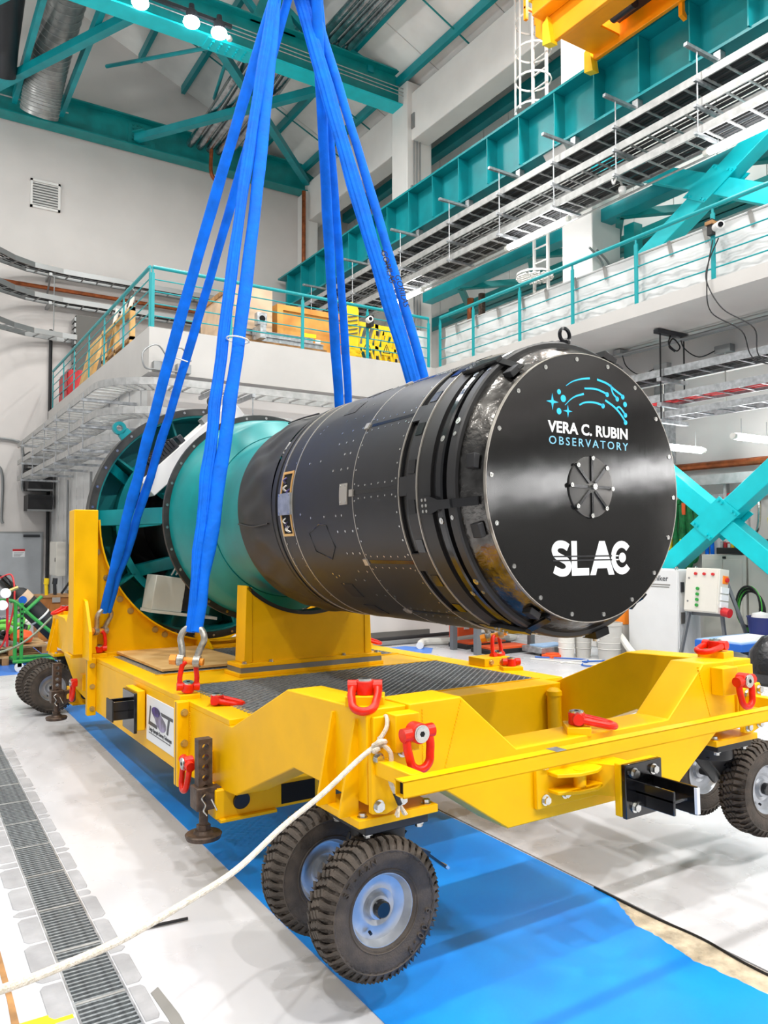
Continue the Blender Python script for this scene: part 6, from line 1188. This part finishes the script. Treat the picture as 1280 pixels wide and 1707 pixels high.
for i in range(5): S().box(9.85+.05*i, 10.5+.05*i, 6.42+.03*i, 6.85, -1.385+.006*i, -1.38+.006*i).build('paper_sheet', 'paper', label=['bottom sheet', 'second sheet from the bottom', 'middle sheet', 'second sheet from the top', 'top sheet'][i]+' of the white paper stack on the blue table', cat='paper', group='papers on the blue table')
t = thing('bucket', (10.85, 6.75, -1.385), 'navy blue bucket on the blue table', 'bucket'); S().lathe([(0, 0), (0, .24), (.25, .27), (.27, .285), (.27, .26), (.02, .23), (.02, 0)], (10.95, 6.72, -1.38), (0, 0, 1), 28).build('pail', 'navy', t); S().box(10.98, 11.13, 6.455, 6.462, -1.34, -1.24).build('label', 'paper', t); S().lathe([(0, 0), (0, .15), (.1, .12), (.13, 0)], (10.85, 6.75, -1.16), (0, 0, 1), 16).build('plastic_bag', 'tarp', t)
S().lathe([(0, 0), (0, .22), (.15, .3), (.4, .26), (.58, .12), (.62, 0)], (9.15, 5.55, -1.75), (0, 0, 1), 24).build('bin_bag', 'bag', label='shiny black bin bag at the right edge beside the blue table', cat='bag')
S().box(8.9, 9.5, 5.3, 5.8, FZ, -1.75).build('bag_box', 'paper', label='white box under the black bin bag', cat='box')
# bins, hoses and other things beyond the deck
for i, (x, y, r, h, m, l) in enumerate(((9.9, 9.75, .15, .5, 'hose', 'small white ribbed pail, left of the three bins'), (10.15, 9.6, .15, .5, 'bin', 'small pale grey pail between the other two bins'), (10.25, 9.1, .21, .62, 'bin', 'larger light grey tapered bin in front of the yellow topped bin'))):
    t = thing('bin', (x, y, FZ), l+' beyond the black disc', 'bin'); S().lathe([(0, 0), (0, r*.85), (h, r), (h, r*.93), (.03, r*.8), (.03, 0)], (x, y, FZ), (0, 0, 1), 28).build('body', m, t); S().lathe([(h-.03, r*.99), (h-.03, r*1.05), (h+.02, r*1.05), (h+.02, r*.93)], (x, y, FZ), (0, 0, 1), 28, closed=True).build('rim', 'bin', t)
    for k in range(3): S().lathe([(h*.3+k*.1, r*.9), (h*.3+k*.1+.012, r*.96), (h*.3+k*.1+.024, r*.92)], (x, y, FZ), (0, 0, 1), 28).build('rib', m, t)
t = thing('vacuum_bin', (10.75, 9.25, FZ), 'grey cylindrical bin with an orange yellow top by the control cabinet', 'bin'); S().lathe([(0, 0), (0, .2), (.58, .22), (.58, 0)], (10.75, 9.3, FZ), (0, 0, 1), 28).build('drum', 'bin', t); S().lathe([(.58, .23), (.72, .23), (.84, .19), (.86, 0)], (10.75, 9.3, FZ), (0, 0, 1), 28).build('head', 'spotg', t)
S().tube(catmull([(10.3, 9.1, FZ+.55), (10.36, 8.95, FZ+.4), (10.38, 8.75, FZ+.18), (10.36, 8.5, FZ+.07), (10.34, 8.1, FZ+.06)], 6), .06, 10).build('suction_hose', 'hose', label='thick white ribbed suction hose curving down by the bins', cat='hose')
for i, (pts, m, l) in enumerate((([(9.4, 10.0, FZ+.012), (9.9, 9.3, FZ+.012), (9.4, 8.9, FZ+.012), (9.9, 8.5, FZ+.012), (10.3, 8.9, FZ+.012), (9.7, 9.2, FZ+.012)], 'bluetable', 'blue cable snaking over the floor before the bins'), ([(9.2, 9.9, FZ+.012), (9.6, 8.9, FZ+.012), (10.2, 8.6, FZ+.012), (10.0, 9.2, FZ+.012), (9.3, 9.3, FZ+.012)], 'hose', 'white cable looped on the floor before the bins'), ([(10.0, 8.5, FZ+.03), (10.4, 8.3, FZ+.03), (10.6, 8.6, FZ+.03), (10.2, 8.8, FZ+.03), (10.1, 8.4, FZ+.03)], 'cable', 'black cable bunch on the floor by the suction hose'))):
    S().tube(catmull(pts, 7), .012 if m != 'cable' else .028, 6).build('floor_cable', m, label=l, cat='cable')
t = thing('extension_reel', (9.7, 9.9, FZ), 'orange extension socket on the floor before the bins', 'socket'); S().box(9.55, 9.85, 9.75, 10.0, FZ, FZ+.05).build('housing', 'orangeb', t, bevel=.01); S().box(9.6, 9.8, 9.8, 9.95, FZ+.05, FZ+.07).build('cover', 'orangeb', t)
t = thing('platform_scale', (9.9, 10.6, FZ), 'grey platform scale with a pale blue top on the floor behind the deck', 'scale'); S().box(9.55, 10.35, 10.0, 10.5, FZ+.05, FZ+.15).build('platform', 'galv', t, bevel=.01); S().box(9.65, 10.25, 10.05, 10.4, FZ+.15, FZ+.17).build('top_cover', 'bluet', t)
for x, y in ((9.62, 10.06), (10.28, 10.06)): S().cyl((x, y, FZ), (x, y, FZ+.05), .04, seg=12).build('foot', 'inkb', t)
t = thing('work_table', (9.2, 11.3, FZ), 'grey steel work table mostly hidden behind the black cylinder, its legs showing', 'table'); S().box(8.6, 10.2, 10.75, 12.1, -1.2, -1.15).build('top', 'cart_g', t)
for x, y in ((8.82, 11.55), (8.76, 10.78), (10.1, 10.85), (10.1, 12.0)): S().box(x-.05, x+.05, y-.05, y+.05, FZ, -1.2).build('leg', 'cart_g', t)
t = thing('orange_case', (9.6, 12.4, FZ), 'bright orange case standing on the floor between the table legs', 'case'); S().box(9.5, 9.95, 12.3, 12.6, FZ, FZ+.62).build('body', 'orangeb', t, bevel=.02); S().box(9.65, 9.78, 12.29, 12.3, FZ+.25, FZ+.29).build('label', 'paper', t)
for i, (x, y) in enumerate(((8.9, 10.9), (9.0, 11.7))):
    t = thing('track_plate', (x, y, FZ), 'black and orange plastic plate lying on the floor behind the deck, '+['near one', 'far one'][i], 'plate'); S().box(x, x+1.1, y-.3, y+.25, FZ, FZ+.08).build('plate', 'inkb', t, bevel=.01); S().box(x+.1, x+1.0, y-.25, y+.2, FZ+.08, FZ+.11).build('inlay', 'orangeb', t)
S().tube(catmull([(8.3, 11.9, FZ+.07), (8.7, 12.3, FZ+.07), (9.3, 12.15, FZ+.07), (9.9, 12.2, FZ+.08), (10.5, 11.9, FZ+.08), (10.9, 12.2, FZ+.08)], 7), .07, 10).build('white_hose', 'hose', label='thick white hose lying on the floor behind the deck between the table legs', cat='hose')
S().tube([(7.2, 12.9, FZ+.06), (10.5, 13.1, FZ+.06)], .06, 10).build('floor_pipe', 'inkb', label='long black pipe on the floor at the foot of the white wall', cat='pipe')
S().tube([(7.2, 12.6, FZ+.05), (10.8, 12.75, FZ+.05)], .045, 10).build('floor_pipe', 'cond', label='long grey pipe on the floor before the black one', cat='pipe')
S().prism([(7.3, 11.7), (8.2, 11.4), (8.6, 11.9), (8.3, 12.4), (7.5, 12.3)], FZ+.0005, FZ+.006, 'Z').build('film_scrap', 'bluefilm', label='blue plastic film scrap on the floor far behind the deck', cat='film')
S().box(1.89, 2.70, 6.45, 8.0, -.915, -.895).build('plywood_board', 'ply', F=FC, label='plywood board lying on the cart deck beside the saddle', cat='board')
S().bar((1.14, 4.1, FZ+.012), (1.35, 4.08, FZ+.012), .012, .012).build('tie_and_rope_shadow', 'cable', label='painted dark shadow of the tag rope on the floor by the trench drain', cat='strip')  # thin dark bar drawn as the cast shadow of the tag rope
# the gallery goes on behind the photographer's right, with its wall and tube lights
struct(S().box(12.6, 12.8, -16, -4, FZ, 3.45), 'wall_right_rear', 'cabd')  # unseen wall, toned dark to deepen the cover disc's reflection
for i, (y, x) in enumerate(((1.2, 11.3), (-1.2, 11.3), (-3.6, 11.3), (-6.0, 11.3), (-8.4, 11.3), (-10.8, 11.3))):
    for q, w_ in ((0, 'outer'), (.22, 'inner')): tubelight((x+q, y-.95, 1.42), (x+q, y+.95, 1.42), 'tube light behind the right frame edge, %s row, %s from the cross brace' % (w_, ['first', 'second', 'third', 'fourth', 'fifth', 'sixth'][i]))
